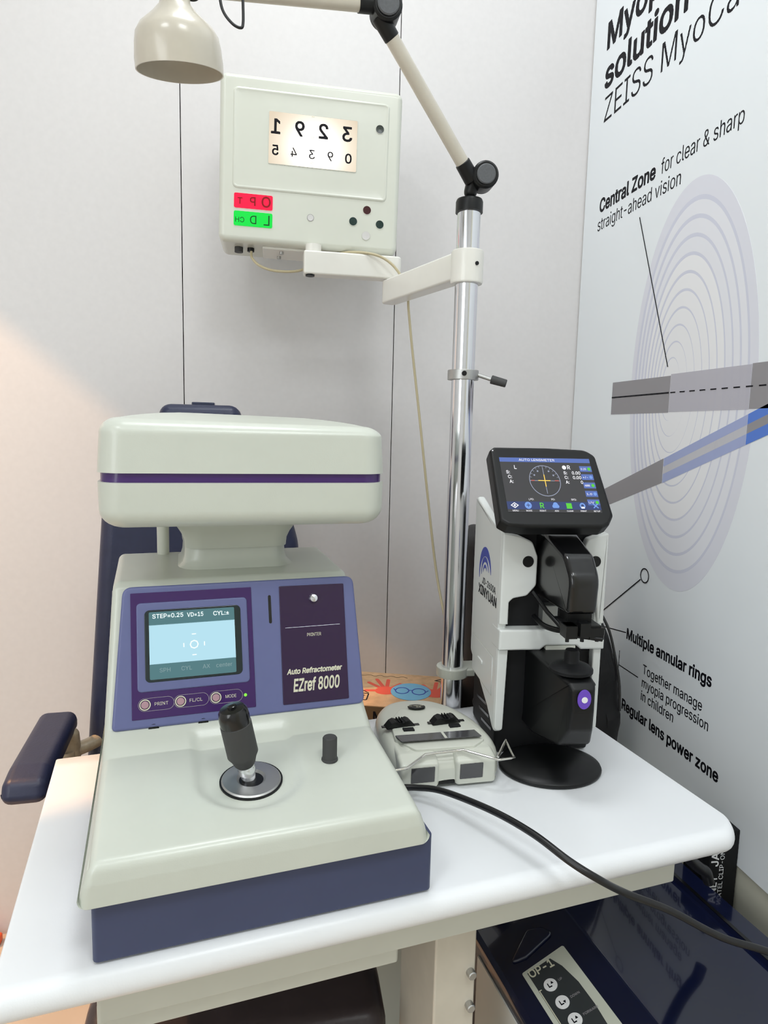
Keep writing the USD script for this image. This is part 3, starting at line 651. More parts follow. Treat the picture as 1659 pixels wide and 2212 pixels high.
for t, x in (('MENU', -0.058), ('MODE', -0.0385), ('RIGHT', -0.0185), ('ADD', 0.0015), ('CLEAR', 0.021), ('PRINT', 0.041), ('SETUP', 0.0605)):
    wt.append(fit(text_shape(t, 0.0022), x, None, Y0+0.0008, anchor='c'))
for k, t in enumerate(('0.25', '+/-', 'ABBE', '1.0', 'UV')):
    wt.append(stx(t, X1-0.0165, X1-0.0085, Y1-0.0175-0.0125*k, 0.0028))
LM.part('display_lettering', ps(shapely.union_all(wt), 0.0002, S3), 'lcd_white', smooth=False)
cx, cy = -0.0065, 0.0785
LM.part('display_dial', ps(shapely.union_all([ring(cx, cy, 0.0222, 0.0231, 20), seg([(cx-0.022, cy), (cx+0.022, cy)], 0.0008), seg([(cx, cy-0.019), (cx, cy+0.020)], 0.0008)]+[seg([(cx+0.0195*math.cos(a), cy+0.0195*math.sin(a)), (cx+0.0222*math.cos(a), cy+0.0222*math.sin(a))], 0.0005) for a in np.radians(np.arange(15, 180, 15))]+[disc(cx+0.0165*math.cos(a), cy+0.0165*math.sin(a), 0.0013, 4) for a in np.radians((30, 60, 120, 150))]), 0.0002, S2), 'lcd_line', smooth=False)
LM.part('display_cross', ps(shapely.union_all([seg([(cx-0.010, cy), (cx+0.008, cy)], 0.0013), seg([(cx, cy-0.009), (cx, cy+0.009)], 0.0013)]), 0.0002, S3), 'lcd_yellow', smooth=False)
for a, b in ((-0.0205, -0.0155), (0.0145, 0.0205)):
    LM.part('display_tick', ps(seg([(cx+a, cy), (cx+b, cy)], 0.0011), 0.0002, S3), 'lcd_red', smooth=False)
iy = Y0+0.0095
dia = Polygon([(-0.064, iy), (-0.058, iy+0.0042), (-0.052, iy), (-0.058, iy-0.0042)]).difference(Polygon([(-0.062, iy), (-0.058, iy+0.0028), (-0.054, iy), (-0.058, iy-0.0028)])).union(disc(-0.058, iy, 0.0015, 5))
icons = [(dia, 'lcd_white'), (disc(-0.0385, iy, 0.0050), 'lcd_sky'), (fit(text_shape('R', 0.0075, bold=True), -0.0185, None, iy-0.0038, anchor='c'), 'lcd_green'),
         (disc(0.0015, iy+0.001, 0.0036).union(rrect(-0.0035, 0.0065, iy-0.0035, iy+0.0012, 0.002)), 'lcd_sky'), (sbox(0.0172, iy-0.0042, 0.0252, iy+0.0036), 'lcd_green'),
         (ring(0.041, iy, 0.0022, 0.0042, 6), 'lcd_sky'), (seg([(0.057, iy-0.003), (0.064, iy+0.003)], 0.0016).union(seg([(0.057, iy+0.003), (0.064, iy-0.003)], 0.0016)), 'lcd_sky')]
icons += [(disc(X1-0.004, Y1-0.016-0.0125*k, 0.0024, 5), 'lcd_sky' if k % 2 else 'lcd_green') for k in range(5)]
for g, m in icons:
    LM.part('display_icon', ps(g, 0.0002, S3), m, smooth=False)
LM.part('icon_sign', ps(seg([(-0.0412, iy), (-0.0358, iy)], 0.0008).union(seg([(-0.0385, iy-0.0027), (-0.0385, iy+0.0027)], 0.0008)), 0.0002, S3+0.0002), 'lcd_blue_dark', smooth=False)
LM.part('icon_sign', ps(sbox(0.0385, iy-0.004, 0.0435, iy-0.0015), 0.0002, S3+0.0002), 'lcd_white', smooth=False)
LM.part('status_light', ps.place(lathe([(0, 0), (0.0011, 0), (0.0008, 0.0006), (0, 0.0006)], (-0.0745, 0.1225, 0), 12), SL), 'lcd_white')

# ================================================================== pupil distance meter
PM = Thing('pupil_distance_meter', 'cream rounded pupil distance meter lying between the refractometer and lensmeter', 'pupil meter', at=(0.270, 0.930, 0.75), rz=2.0)
def pd_outline(s=1.0):
    half = [(0.0, -0.078), (0.055, -0.078), (0.078, -0.066), (0.090, -0.040), (0.092, 0.0), (0.088, 0.05), (0.074, 0.108), (0.050, 0.150), (0.022, 0.168), (0, 0.170)]
    r = spline(half, 6); r = np.vstack([r, (r*[-1, 1])[::-1][1:-1]]); return r*np.array([0.94, 1.0])+np.array([-0.0095, 0.0])
po = pd_outline()
if not Polygon(po).exterior.is_ccw: po = po[::-1]
pn = normals2(po)
def pd_sec(i, zf, zb):
    q = po-pn*i; t = np.clip((q[:, 1]+0.078)/0.248, 0, 1); return np.c_[q, zf+(zb-zf)*t]
def pd_top(y): return 0.0475-0.020*np.clip((y+0.02)/0.19, 0, 1)**1.5-0.010*np.clip((-y-0.055)/0.023, 0, 1)
secs = [pd_sec(0.006, 0.0035, 0.0035), pd_sec(0.001, 0.006, 0.006), pd_sec(0.0, 0.012, 0.010), pd_sec(0.0008, 0.026, 0.015)]
for k, a in enumerate(np.linspace(0.2, math.pi/2, 6)):
    q = po-pn*(0.018*(1-math.cos(a))+0.001); zt = pd_top(q[:, 1]); zs = np.interp(q[:, 1], [-0.08, 0.17], [0.026, 0.015]); secs.append(np.c_[q, zs+(zt-zs)*math.sin(a)])
for i in (0.028, 0.042, 0.056, 0.07):
    q = po-pn*i; c = np.array([-0.003, 0.02]); w = i/0.075; q = (po-pn*0.019)*(1-w)+c*w*np.array([1, 1]); secs.append(np.c_[q, pd_top(q[:, 1])+0.0022])
PM.part('body', loft(secs), 'cream_enamel', smooth=40)
PM.part('underside', rr_stack(-0.003, 0.04, 0.07, 0.10, 0.04, [(0, 0), (0.006, 0)]), 'rubber_grey')
# raised lid with display window
lid = fillet([(-0.072, 0.052), (-0.080, 0.010), (-0.083, -0.022), (-0.060, -0.056), (0.030, -0.058), (0.052, -0.042), (0.056, -0.010), (0.050, 0.052), (0.02, 0.10), (-0.045, 0.10)], 0.010, 5)
lid = lid*np.array([0.97, 1.0])+np.array([0.002, -0.004])
ln = normals2(lid) if Polygon(lid).exterior.is_ccw else normals2(lid[::-1])
lidc = lid if Polygon(lid).exterior.is_ccw else lid[::-1]
def lid_sec(i, dz):
    q = lidc-normals2(lidc)*i; return np.c_[q, 0.0525-0.018*np.clip((q[:, 1]+0.0)/0.16, 0, 1)**1.3+dz-0.002*np.clip((-q[:, 1]-0.02)/0.03, 0, 1)]
PM.part('lid', loft([lid_sec(-0.002, -0.014), lid_sec(0.0, -0.004), lid_sec(0.001, -0.0008), lid_sec(0.003, 0.0), lid_sec(0.012, 0.0002), lid_sec(0.022, 0.0003)]), 'cream_enamel', smooth=40)
pl = Plane((0, 0, 0.0527), (1, 0, 0), (0, 1, -0.04))
PM.part('display_window', pl.place(plate_soft(tp([(-0.073, -0.043), (0.048, -0.045), (0.045, -0.022), (-0.077, -0.021)], 0.001), 0.0012, 0.0003, 0.0002)), 'smoked_glass')
PM.part('window_divider', pl(sbox(-0.008, -0.0435, -0.004, -0.0220), 0.0006, 0.0013), 'table_under', smooth=False)
for kx, ky, rot in ((-0.061, 0.017, 8), (0.012, 0.019, 4)):
    kz = 0.0515
    kp = fillet([(-0.024, 0), (0.024, 0), (0.016, 0.0085), (0.011, 0.011), (0.0, 0.0075), (-0.010, 0.0115), (-0.016, 0.009)], [0.001, 0.001, 0.002, 0.002, 0.006, 0.002, 0.002], 4)
    K = turned(slab(kp, 0.0085, 0.0015, 'y', 0, 1, 3), [0, 0, 1], rot); K.apply_translation((kx, ky, kz-0.0005))
    k = PM.part('slider', K, 'black_plastic')
    for q in range(4):
        R = turned(bx(-0.008+0.0045*q, -0.0065+0.0045*q, -0.0085, 0.0085, 0.007, 0.0115-0.001*abs(q-1.5)), [0, 0, 1], rot); R.apply_translation((kx, ky, kz-0.0005)); PM.part('rib', R, 'black_matte', parent=k, smooth=False)
    PM.part('slot', rbox(kx-0.028, kx+0.031, ky-0.003, ky+0.003, kz-0.001, kz+0.0006, 0.0005), 'black_gloss')
    PM.part('push_button', rbox(kx+0.001, kx+0.018, ky-0.0235, ky-0.0135, kz-0.002, kz+0.003, 0.001), 'black_matte')
pbd = Plane((-0.014, 0.091, 0.0460), (1, -0.02, 0), (0, 1, -0.19))
PM.part('badge', pbd.place(lathe([(0, 0), (0.0145, 0), (0.0145, 0.0012), (0.0137, 0.0018), (0, 0.0018)], (0, 0, 0), 36), -0.0005), 'black_plastic')
PM.part('lettering', pbd(fit(text_shape('PD-METER', 0.0034, bold=True), 0, None, 0.002, anchor='c'), 0.0002, 0.0014), 'ink_cream', smooth=False)
PM.part('lettering', pbd(fit(text_shape('04', 0.0050, bold=True), 0.002, None, -0.0085, anchor='c'), 0.0002, 0.0014), 'ink_cream', smooth=False)
for x0, x1 in ((-0.084, -0.027), (-0.003, 0.058)):
    PM.part('eye_housing', slab(fillet([(-0.0815, 0.004), (-0.030, 0.004), (-0.030, 0.0475), (-0.063, 0.0470), (-0.0835, 0.0400)], [0.002, 0.002, 0.004, 0.012, 0.008], 5), (x1-x0)/2, 0.006, 'x', (x0+x1)/2, 1, 4), 'cream_enamel')
PM.part('nose_rest', slab(fillet([(-0.078, 0.020), (-0.05, 0.020), (-0.05, 0.042), (-0.07, 0.040)], 0.006, 4), 0.013, 0.002, 'x', -0.015, 1, 3), 'table_under')
PM.part('nose_gap', slab(fillet([(-0.0795, 0.0045), (-0.05, 0.0045), (-0.05, 0.022), (-0.076, 0.020)], 0.003, 4), 0.013, 0.002, 'x', -0.015, 1, 3), 'black_plastic')
pe = Plane((0, -0.0812, 0.0), (1, 0, 0), (0, -0.056, 1))
for x0, x1 in ((-0.068, -0.034), (0.003, 0.037)):
    PM.part('eye_window', pe.place(plate_soft(rrect(x0, x1, 0.0130, 0.0355, 0.001), 0.0012, 0.0004, -0.0002)), 'smoked_glass')
zw = 0.0495
PM.part('forehead_rest', tube(np.vstack([spline([a, b], 4)[:-1] for a, b in zip(W[:-1], W[1:])]+[np.array(W[-1:])]), 0.0019, 10) if (W := [(-0.112, -0.100, 0.041), (-0.100, -0.096, 0.042), (-0.078, -0.095, 0.043), (-0.046, -0.074, zw), (0.010, -0.072, zw+0.001), (0.052, -0.101, 0.047), (0.0765, -0.099, 0.047), (0.0755, -0.069, 0.059), (0.054, -0.094, 0.0475)]) else None, 'steel_wire')

# ================================================================== stand with pole
PX, PY = 0.345, 1.130
ST = Thing('pole_stand', 'chrome pole stand rising behind the table with white swing arm', 'stand', o=(PX, PY, 0))
ST.part('foot_plate', lathe([(0, 0), (0.05, 0), (0.05, 0.012), (0.045, 0.018), (0, 0.018)], (PX, PY, 0), 40), 'black_plastic')
ST.part('pole', rod((PX, PY, 0.015), (PX, PY, 1.622), 0.0196, n=48), 'chrome')
ST.part('pole_cap', lathe([(0, 1.612), (0.0228, 1.612), (0.0228, 1.629), (0.0212, 1.633), (0, 1.633)], (PX, PY, 0), 36), 'black_plastic')
ST.part('ring_clamp', lathe([(0.0194, 0.806), (0.0285, 0.806), (0.0292, 0.808), (0.0292, 0.821), (0.0285, 0.8225), (0.0194, 0.8225)], (PX, PY, 0), 40), 'cream_enamel')
ST.part('clamp_plate', rbox(PX+0.018, PX+0.16, PY-0.020, PY+0.028, 0.808, 0.8215, 0.003), 'cream_enamel')
ST.part('collar', lathe([(0.0194, 1.336), (0.0262, 1.336), (0.0267, 1.337), (0.0267, 1.3515), (0.0262, 1.3525), (0.0194, 1.3525)], (PX, PY, 0), 40), 'brushed_steel')
ST.part('collar_screw', rod((PX-0.006, PY-0.0255, 1.3455), (PX-0.0062, PY-0.0275, 1.3455), 0.0042, n=16), 'black_plastic')
ST.part('collar_pin', rod((PX+0.022, PY-0.010, 1.345), (PX+0.050, PY-0.022, 1.3355), 0.0034, n=16), 'brushed_steel')
ST.part('pin_grip', rod((PX+0.044, PY-0.020, 1.3375), (PX+0.068, PY-0.030, 1.3305), 0.0075, 0.0068, 0.001, n=20), 'rubber_grey')
ST.part('arm_clamp', lathe([(0.0194, 1.4965), (0.0262, 1.4965), (0.0275, 1.499), (0.0275, 1.5475), (0.0262, 1.550), (0.0194, 1.550)], (PX, PY, 0), 40), 'white_enamel')
ST.part('clamp_screw', rod((PX+0.0085, PY-0.0255, 1.5255), (PX+0.0088, PY-0.0279, 1.5255), 0.0032, n=14), 'black_plastic')
E1 = np.array([0.262, 1.385])
def bar(a, b, w, z0, z1, r=0.004):
    a, b = np.array(a), np.array(b); d = (b-a)/np.linalg.norm(b-a); L = np.linalg.norm(b-a); n = np.array([-d[1], d[0]])
    o = fillet([(0, -w/2), (L, -w/2), (L, w/2), (0, w/2)], [0.004, w*0.48, w*0.48, 0.004], 8)
    m = slab(o, (z1-z0)/2, r, 'z', (z0+z1)/2, 1, 4); v = np.array(m.vertices)
    return trimesh.Trimesh(np.c_[a[0]+v[:, 0]*d[0]+v[:, 1]*n[0], a[1]+v[:, 0]*d[1]+v[:, 1]*n[1], v[:, 2]], m.faces, process=False)
ST.part('swing_arm', bar((PX-0.008, PY+0.016), E1+np.array([-0.004, 0.015]), 0.034, 1.5035, 1.5495), 'white_enamel')
ST.part('swing_arm', bar((0.085, 1.395), (0.284, 1.395), 0.034, 1.5515, 1.597), 'white_enamel')
ST.part('arm_pivot', lathe([(0, 1.548), (0.011, 1.548), (0.011, 1.553), (0, 1.553)], (0.268, 1.395, 0), 24), 'black_plastic')
ST.part('arm_pivot', lathe([(0, 1.5485), (0.009, 1.5485), (0.009, 1.552), (0, 1.552)], (0.098, 1.388, 0), 24), 'black_plastic')
ST.part('mount_pin', lathe([(0, 1.595), (0.016, 1.595), (0.016, 1.612), (0, 1.612)], (0.105, 1.40, 0), 24), 'white_enamel')

# ================================================================== examination lamp on the pole
LP = Thing('swing_arm_lamp', 'cream examination lamp on a jointed arm at the top of the chrome pole', 'lamp', o=(PX, PY, 1.633))
A0, A1 = np.array([0.336, 1.112, 1.668]), np.array([0.176, 1.040, 1.838])
B0, B1 = np.array([0.168, 1.035, 1.857]), np.array([-0.135, 0.995, 1.822])
ad = (A1-A0)/np.linalg.norm(A1-A0); bd = (B1-B0)/np.linalg.norm(B1-B0)
LP.part('stem', capsule_hull([((PX, PY-0.004, 1.6445), 0.011), ((PX+0.002, PY-0.010, 1.662), 0.011)]), 'black_plastic')
LP.part('joint_knob', rod((PX+0.020, PY+0.006, 1.667), (PX+0.016, PY-0.034, 1.664), 0.0215, bevel=0.003, n=36), 'black_plastic')
LP.part('knob_face', rod((PX+0.0162, PY-0.033, 1.664), (PX+0.0158, PY-0.0375, 1.6637), 0.0155, bevel=0.0015, n=36), 'knob_grey')
LP.part('arm_socket', rod(A0-ad*0.012, A0+ad*0.020, 0.0132, 0.0125, 0.001), 'black_plastic')
LP.part('lower_arm', rod(A0+ad*0.018, A1-ad*0.020, 0.0108, n=32), 'lamp_enamel')
LP.part('arm_socket', rod(A1-ad*0.024, A1+ad*0.010, 0.0118, 0.0125, 0.001), 'black_plastic')
LP.part('elbow_knob', rod((0.180, 1.06, 1.856), (0.180, 1.020, 1.853), 0.0215, bevel=0.003, n=36), 'black_plastic')
LP.part('knob_face', rod((0.180, 1.021, 1.853), (0.180, 1.0165, 1.8527), 0.0160, bevel=0.0015, n=36), 'knob_grey')
LP.part('arm_socket', rod(B0+bd*0.002, B0+bd*0.030, 0.0120, n=28), 'black_plastic')
LP.part('upper_arm', rod(B0+bd*0.028, B1, 0.0108, n=32), 'lamp_enamel')
LP.part('lamp_cable', tube(spline([(-0.055, 0.993, 1.832), (-0.050, 0.990, 1.800), (-0.038, 0.988, 1.783), (-0.026, 0.988, 1.778), (-0.0225, 0.989, 1.786), (-0.023, 0.995, 1.822)]), 0.0019), 'black_rubber')
LP.part('cable_stub', tube(spline([(-0.105, 0.990, 1.822), (-0.094, 0.986, 1.8055), (-0.083, 0.986, 1.805), (-0.076, 0.99, 1.818)]), 0.0024), 'black_rubber')
sh = [(0.0, 0.128), (0.0175, 0.128), (0.0180, 0.118), (0.0195, 0.080), (0.0205, 0.076), (0.030, 0.066), (0.047, 0.052), (0.0535, 0.042), (0.0558, 0.030), (0.0575, 0.012), (0.0572, 0.0), (0.0556, 0.0), (0.0552, 0.012), (0.0515, 0.040), (0.030, 0.060), (0.012, 0.066), (0, 0.066)]
shade = lathe(sh, n=56)
sd = np.array([-0.045, -0.22, 1.0]); sd /= np.linalg.norm(sd)
s0 = np.array([-0.106, 1.0, 1.7185])
LP.part('shade', aim_z(shade, sd, s0), 'lamp_enamel', smooth=40)
LP.part('lamp_neck', rod(s0+sd*0.120, s0+sd*0.16+np.array([0, 0, 0.01]), 0.0165, n=28), 'lamp_enamel')

# ================================================================== chart box
CH = Thing('vision_chart_box', 'cream lit vision chart box mounted on the white swing arm', 'vision chart', at=(0.100, 1.400, 1.763), rz=-1.4, tilt=1.1)
def chart_layers(): return soft(0.0, 0.115, 0.003, 0.0, 3)[:-1]+[(0.10, 0.0)]+[(0.104+0.012*math.sin(a), 0.012*(1-math.cos(a))) for a in np.linspace(0, math.pi/2, 6)]
cb = rr_stack(0, 0, 0.1785, 0.1560, 0.014, chart_layers(), 8)
cv = np.array(cb.vertices); cb = trimesh.Trimesh(np.c_[cv[:, 0], 0.116-cv[:, 2], cv[:, 1]], cb.faces, process=False)
CH.part('case', cb, 'cream_enamel')
pc = Plane((0, 0, 0), (1, 0, 0), (0, 0, 1))
def emboss(x0, x1, y0, y1):
    sec = []
    for z, i in ((-0.0005, -0.0022), (0.0012, -0.0005), (0.0020, 0.0012), (0.0020, 0.0030), (0.0010, 0.0050), (0.0010, 0.02)):
        o = rr((x1-x0)/2-i, (y1-y0)/2-i, max(0.008-i, 0.002), 6); sec.append(np.c_[o[:, 0]+(x0+x1)/2, o[:, 1]+(y0+y1)/2, np.full(len(o), z)])
    return pc.place(loft(sec))
CH.part('front_panel', emboss(-0.1510, 0.1505, -0.0545, 0.1285), 'cream_enamel')
def skew(x, y): return y-0.0205*0  # the case itself carries the tilt
CH.part('window_frame', pc(rrect(-0.0852, 0.0892, -0.0055, 0.0922, 0.003), 0.0008, 0.0009), 'table_under', smooth=False)
CH.part('window', pc(rrect(-0.0842, 0.0882, -0.0045, 0.0912, 0.002), 0.0006, 0.0014), 'chart_window', smooth=False)
def mir(t, x, y, h, **k): return fit(text_shape(t, h, **k), x, None, y, flip=True, anchor='c')
big = [mir(t, x, 0.0515, 0.0265, bold=True) for t, x in (('1', -0.0715), ('9', -0.0250), ('2', 0.0215), ('3', 0.0685))]
sm = [mir('5', -0.0715, 0.0120, 0.0180, bold=True), mir('4', -0.0355, 0.0120, 0.0165), mir('3', 0.0, 0.0115, 0.0165), mir('9', 0.0362, 0.0112, 0.0170), mir('0', 0.0722, 0.0105, 0.0175, bold=True)]
for g in big+sm:
    CH.part('chart_figure', pc(g, 0.0003, 0.0020), 'ink_black', smooth=False)
CH.part('chart_mark', pc(shapely.union_all([sbox(-0.002, 0.0885, -0.0005, 0.0905), sbox(0.001, 0.0885, 0.0025, 0.0905), mir('10', 0.0005, 0.049, 0.0036), mir('12', 0.0002, 0.002, 0.0036)]), 0.0003, 0.0020), 'ink_cream', smooth=False)
CH.part('red_window', pc(rrect(-0.1490, -0.0745, -0.0925, -0.0650, 0.003), 0.0009, 0.0003), 'sign_red', smooth=False)
for t, x, y, h in (('T', -0.1375, -0.0850, 0.0115), ('P', -0.1130, -0.0865, 0.0155), ('O', -0.0870, -0.0875, 0.0190)):
    CH.part('red_letter', pc(mir(t, x, y, h, bold=True), 0.0003, 0.0012), 'sign_red_ink', smooth=False)
CH.part('green_window', pc(rrect(-0.1490, -0.0745, -0.1260, -0.0985, 0.003), 0.0009, 0.0003), 'sign_green', smooth=False)
for t, x, y, h in (('CH', -0.1375, -0.1195, 0.0095), ('D', -0.1115, -0.1210, 0.0155), ('L', -0.0855, -0.1220, 0.0190)):
    CH.part('green_letter', pc(mir(t, x, y, h), 0.0003, 0.0012), 'sign_green_ink', smooth=False)
for x, y, m, l in ((0.1335, 0.081, 'lens_dark_grey', 0.0012), (0.1135, -0.0745, 'lens_dark_red', 0.0002), (0.0862, -0.0985, 'lens_dark_green', 0.0002), (0.1405, -0.1000, 'lens_dark_green', 0.0002), (0.1132, -0.1240, 'hole_white', 0.0002)):
    CH.part('filter_window', pc.place(lathe([(0, 0), (0.0082, 0), (0.0080, 0.0006), (0, 0.0003)], (x, y, 0), 28), l), m)
    CH.part('window_rim', pc(ring(x, y, 0.0080, 0.0088), 0.0006, l), 'table_under', smooth=False)
CH.part('filter_window', pc.place(lathe([(0, 0), (0.0062, 0), (0.0060, 0.0006), (0, 0.0003)], (0.0005, -0.099, 0), 24), 0.0002), 'hole_white')
CH.part('window_rim', pc(ring(0.0005, -0.099, 0.0060, 0.0067), 0.0006, 0.0002), 'ink_grey', smooth=False)
CH.part('bottom_plate', rbox(-0.093, 0.10, 0.02, 0.10, -0.1605, -0.1555, 0.001), 'white_enamel')
for x, y in ((-0.055, 0.035), (-0.060, 0.075)):
    CH.part('plate_screw', rod((x, y, -0.1605), (x, y, -0.1655), 0.0045, n=14), 'brushed_steel')
CH.part('fuse_holder', rod((-0.141, 0.045, -0.155), (-0.141, 0.045, -0.166), 0.0085, n=20), 'rubber_grey')
CH.part('cable_gland', rod((-0.117, 0.045, -0.155), (-0.117, 0.045, -0.163), 0.0070, n=20), 'black_plastic')
for x, z in ((-0.1785, 0.108), (-0.1785, -0.106), (0.1785, 0.105), (0.1785, -0.118)):
    s = math.copysign(1, x); CH.part('side_screw', rod((x, 0.06, z), (x+s*0.003, 0.06, z), 0.004, n=12), 'rubber_grey')
solo('chart_cable', tube(spline([(-0.018, 1.443, 1.602), (-0.016, 1.440, 1.588), (0.000, 1.432, 1.572), (0.03, 1.428, 1.5635), (0.075, 1.428, 1.566), (0.115, 1.428, 1.583), (0.150, 1.420, 1.6012), (0.190, 1.388, 1.6012), (0.235, 1.368, 1.5915), (0.268, 1.362, 1.568), (0.292, 1.365, 1.53), (0.299, 1.375, 1.49), (0.308, 1.370, 1.41), (0.324, 1.36, 1.28), (0.344, 1.345, 1.11), (0.362, 1.32, 0.95), (0.372, 1.25, 0.84), (0.374, 1.20, 0.80)], 8), 0.0026, 10), 'beige_cable', 'thin beige cable running from the chart box down behind the pole', 'cable')

# ================================================================== patient chair
PC = Thing('patient_chair', 'navy leather patient chair behind the refractometer with headrest and armrest', 'chair', o=(-0.12, 1.2, 0))
bo = fillet([(-0.345, 0.46), (0.088, 0.46), (0.075, 1.02), (0.045, 1.13), (-0.255, 1.15), (-0.292, 1.11)], [0.03, 0.03, 0.12, 0.05, 0.05, 0.10], 8)
back = slab(refine(bo, 0.03), 0.045, 0.028, 'y', 1.345, 1, 6)
PC.part('backrest', back, 'navy_leather', smooth=50)
PC.part('headrest', rbox(-0.187, -0.036, 1.30, 1.375, 1.18, 1.2865, 0.022), 'navy_leather', smooth=50)
PC.part('headrest_clip', rbox(-0.128, -0.086, 1.325, 1.35, 1.283, 1.2915, 0.002), 'navy_satin')
for x in (-0.14, -0.085): PC.part('headrest_post', rod((x, 1.345, 1.10), (x, 1.345, 1.20), 0.008, n=20), 'chrome')
arm = turned(slab(fillet([(1.050, 0.668), (1.058, 0.655), (1.12, 0.658), (1.295, 0.666), (1.302, 0.69), (1.290, 0.706), (1.10, 0.700), (1.060, 0.692)], [0.012, 0.008, 0.02, 0.012, 0.012, 0.012, 0.03, 0.02], 6), 0.0335, 0.016, 'x', -0.3685, 1, 6), [0, 0, 1], 3, (-0.3685, 1.17, 0))
PC.part('armrest', arm, 'navy_leather', smooth=50)
PC.part('armrest_bracket', join(capsule_hull([((-0.368, 1.262, 0.662), 0.014), ((-0.347, 1.268, 0.668), 0.014), ((-0.362, 1.268, 0.62), 0.016), ((-0.345, 1.272, 0.63), 0.014)]), tube(spline([(-0.350, 1.268, 0.636), (-0.330, 1.285, 0.636), (-0.312, 1.305, 0.637), (-0.290, 1.345, 0.638)]), 0.013, 16)), 'tape_clear', label='armrest bracket still wrapped in clear film')
PC.part('armrest_upright', rod((-0.352, 1.262, 0.44), (-0.352, 1.262, 0.64), 0.013, n=20), 'tape_clear')
seat = slab(fillet([(0.77, 0.42), (0.80, 0.385), (1.29, 0.385), (1.29, 0.47), (0.86, 0.482), (0.79, 0.470)], [0.02, 0.02, 0.01, 0.02, 0.05, 0.03], 7), 0.200, 0.03, 'x', -0.030, 1, 6)
PC.part('seat', seat, 'dark_leather', smooth=50)
PC.part('seat_frame', rbox(-0.21, 0.15, 0.86, 1.16, 0.33, 0.387, 0.006), 'black_plastic')
PC.part('seat_column', lathe([(0, 0), (0.20, 0), (0.20, 0.02), (0.06, 0.045), (0.05, 0.06), (0.05, 0.335), (0, 0.335)], (-0.02, 1.05, 0), 40), 'cream_enamel')

# ================================================================== ophthalmic unit console, lower right
R0, R1, LL0 = np.array([0.473, 0.897, 0.50]), np.array([0.498, 0.688, 0.50]), np.array([0.342, 0.930, 0.46])
CA = (R1-R0)/np.linalg.norm(R1-R0); CN = np.cross(CA, LL0-R0); CN /= np.linalg.norm(CN); CN = CN if CN[2] > 0 else -CN; CB = np.cross(CN, CA)
UN = Thing('unit_console', 'glossy navy control console of the ophthalmic unit under the table at right', 'console', o=(0.55, 0.9, 0))
def crow(t):
    """Cross-section of the console at distance t along it."""
    r = R0+CA*t; n = np.array([0.993, 0.119]); f = r[:2]
    P = lambda d, z: (f[0]+n[0]*d, f[1]+n[1]*d, z)
    return [P(-0.136, 0.02), P(0.260, 0.02), P(0.260, 0.505), P(0.258, 0.508), P(0.219, 0.508), P(0.218, 0.501), P(0.008, 0.500), P(0.0, 0.499), P(-0.128, 0.4595), P(-0.134, 0.454), P(-0.136, 0.446)]
ts = [-0.14, 0.36]
UN.part('console_body', loft([crow(t) for t in ts]) if loft([crow(t) for t in ts]).volume > 0 else loft([crow(t) for t in ts][::-1]), 'navy_gloss', smooth=20)
po_, pl_ = Plane(R0+CN*0.0004, CA, CB), None
pcn = Plane(R0, CB, -CA)     # x across the console (to the right), y away from the viewer
def cpoly(pts): return Polygon([(b, -a) for a, b in pts])
UN.part('panel_label', pcn(cpoly([(0.0595, -0.1115), (0.0515, -0.036), (0.34, -0.0343), (0.34, -0.1112)]).buffer(-0.003).buffer(0.003), 0.0006, 0.0002), 'panel_print_cream', smooth=False)
UN.part('panel_field', pcn(cpoly([(0.064, -0.1045), (0.0605, -0.064), (0.080, -0.0555), (0.1126, -0.0495), (0.150, -0.049), (0.1803, -0.0513), (0.22, -0.057), (0.30, -0.075), (0.33, -0.1045)]), 0.0003, 0.0008), 'panel_print_dark', smooth=False)
UN.part('lettering', pcn(fit(text_shape('OP-1', 0.0125, bold=True), -0.1035, -0.0640, -0.0735), 0.0003, 0.0011), 'ink_cream', smooth=False)
for k, (a, b, w) in enumerate(((0.0965, -0.0854, 'UP'), (0.1265, -0.0850, 'DOWN'), (0.1556, -0.0840, 'FORWARD'), (0.185, -0.0835, 'LAMP'))):
    bt = UN.part('push_button', pcn.place(lathe([(0, 0), (0.0098, 0), (0.0096, 0.0009), (0, 0.0013)], (b, -a, 0), 28), 0.0010), 'ink_white')
    UN.part('button_icon', pcn(shapely.union_all([sbox(b-0.004, -a-0.004, b+0.001, -a-0.0025), sbox(b-0.004, -a-0.004, b-0.0027, -a+0.003), Polygon([(b+0.001, -a+0.000), (b+0.005, -a+0.000), (b+0.003, -a+(0.004 if k % 2 == 0 else -0.004))])]), 0.0003, 0.0022), 'ink_black', smooth=False, parent=bt)
    UN.part('lettering', pcn(affinity.rotate(fit(text_shape(w, 0.0034), b+0.0135, None, -a-0.001), 0), 0.0003, 0.0011), 'ink_grey', smooth=False)
UN.part('panel_bracket', pcn(seg([(-0.1000, -0.0965), (-0.1035, -0.0965), (-0.1035, -0.30)], 0.0012), 0.0003, 0.0011), 'ink_cream', smooth=False)
UN.part('finger_recess', pcn.place(plate_soft(Polygon(fillet([(-0.120, -0.038), (-0.0935, -0.0415), (-0.0364, -0.0262), (-0.046, -0.008), (-0.0677, 0.0004)], 0.008, 5)), 0.0042, 0.0034, -0.0002, 6)), 'navy_gloss')
UN.part('side_wall', bx(0, 0, 0, 0, 0, 0) if False else loft([[R0[0]+CA[0]*t+0.993*d, R0[1]+CA[1]*t+0.119*d, z] for t, d, z in s] for s in ([(-0.02, -0.1385, 0.08), (0.36, -0.1385, 0.08), (0.36, -0.1385, 0.437), (-0.02, -0.1385, 0.437)], [(-0.02, -0.1362, 0.08), (0.36, -0.1362, 0.08), (0.36, -0.1362, 0.437), (-0.02, -0.1362, 0.437)])), 'white_enamel', smooth=False, label='cream side plate of the console')
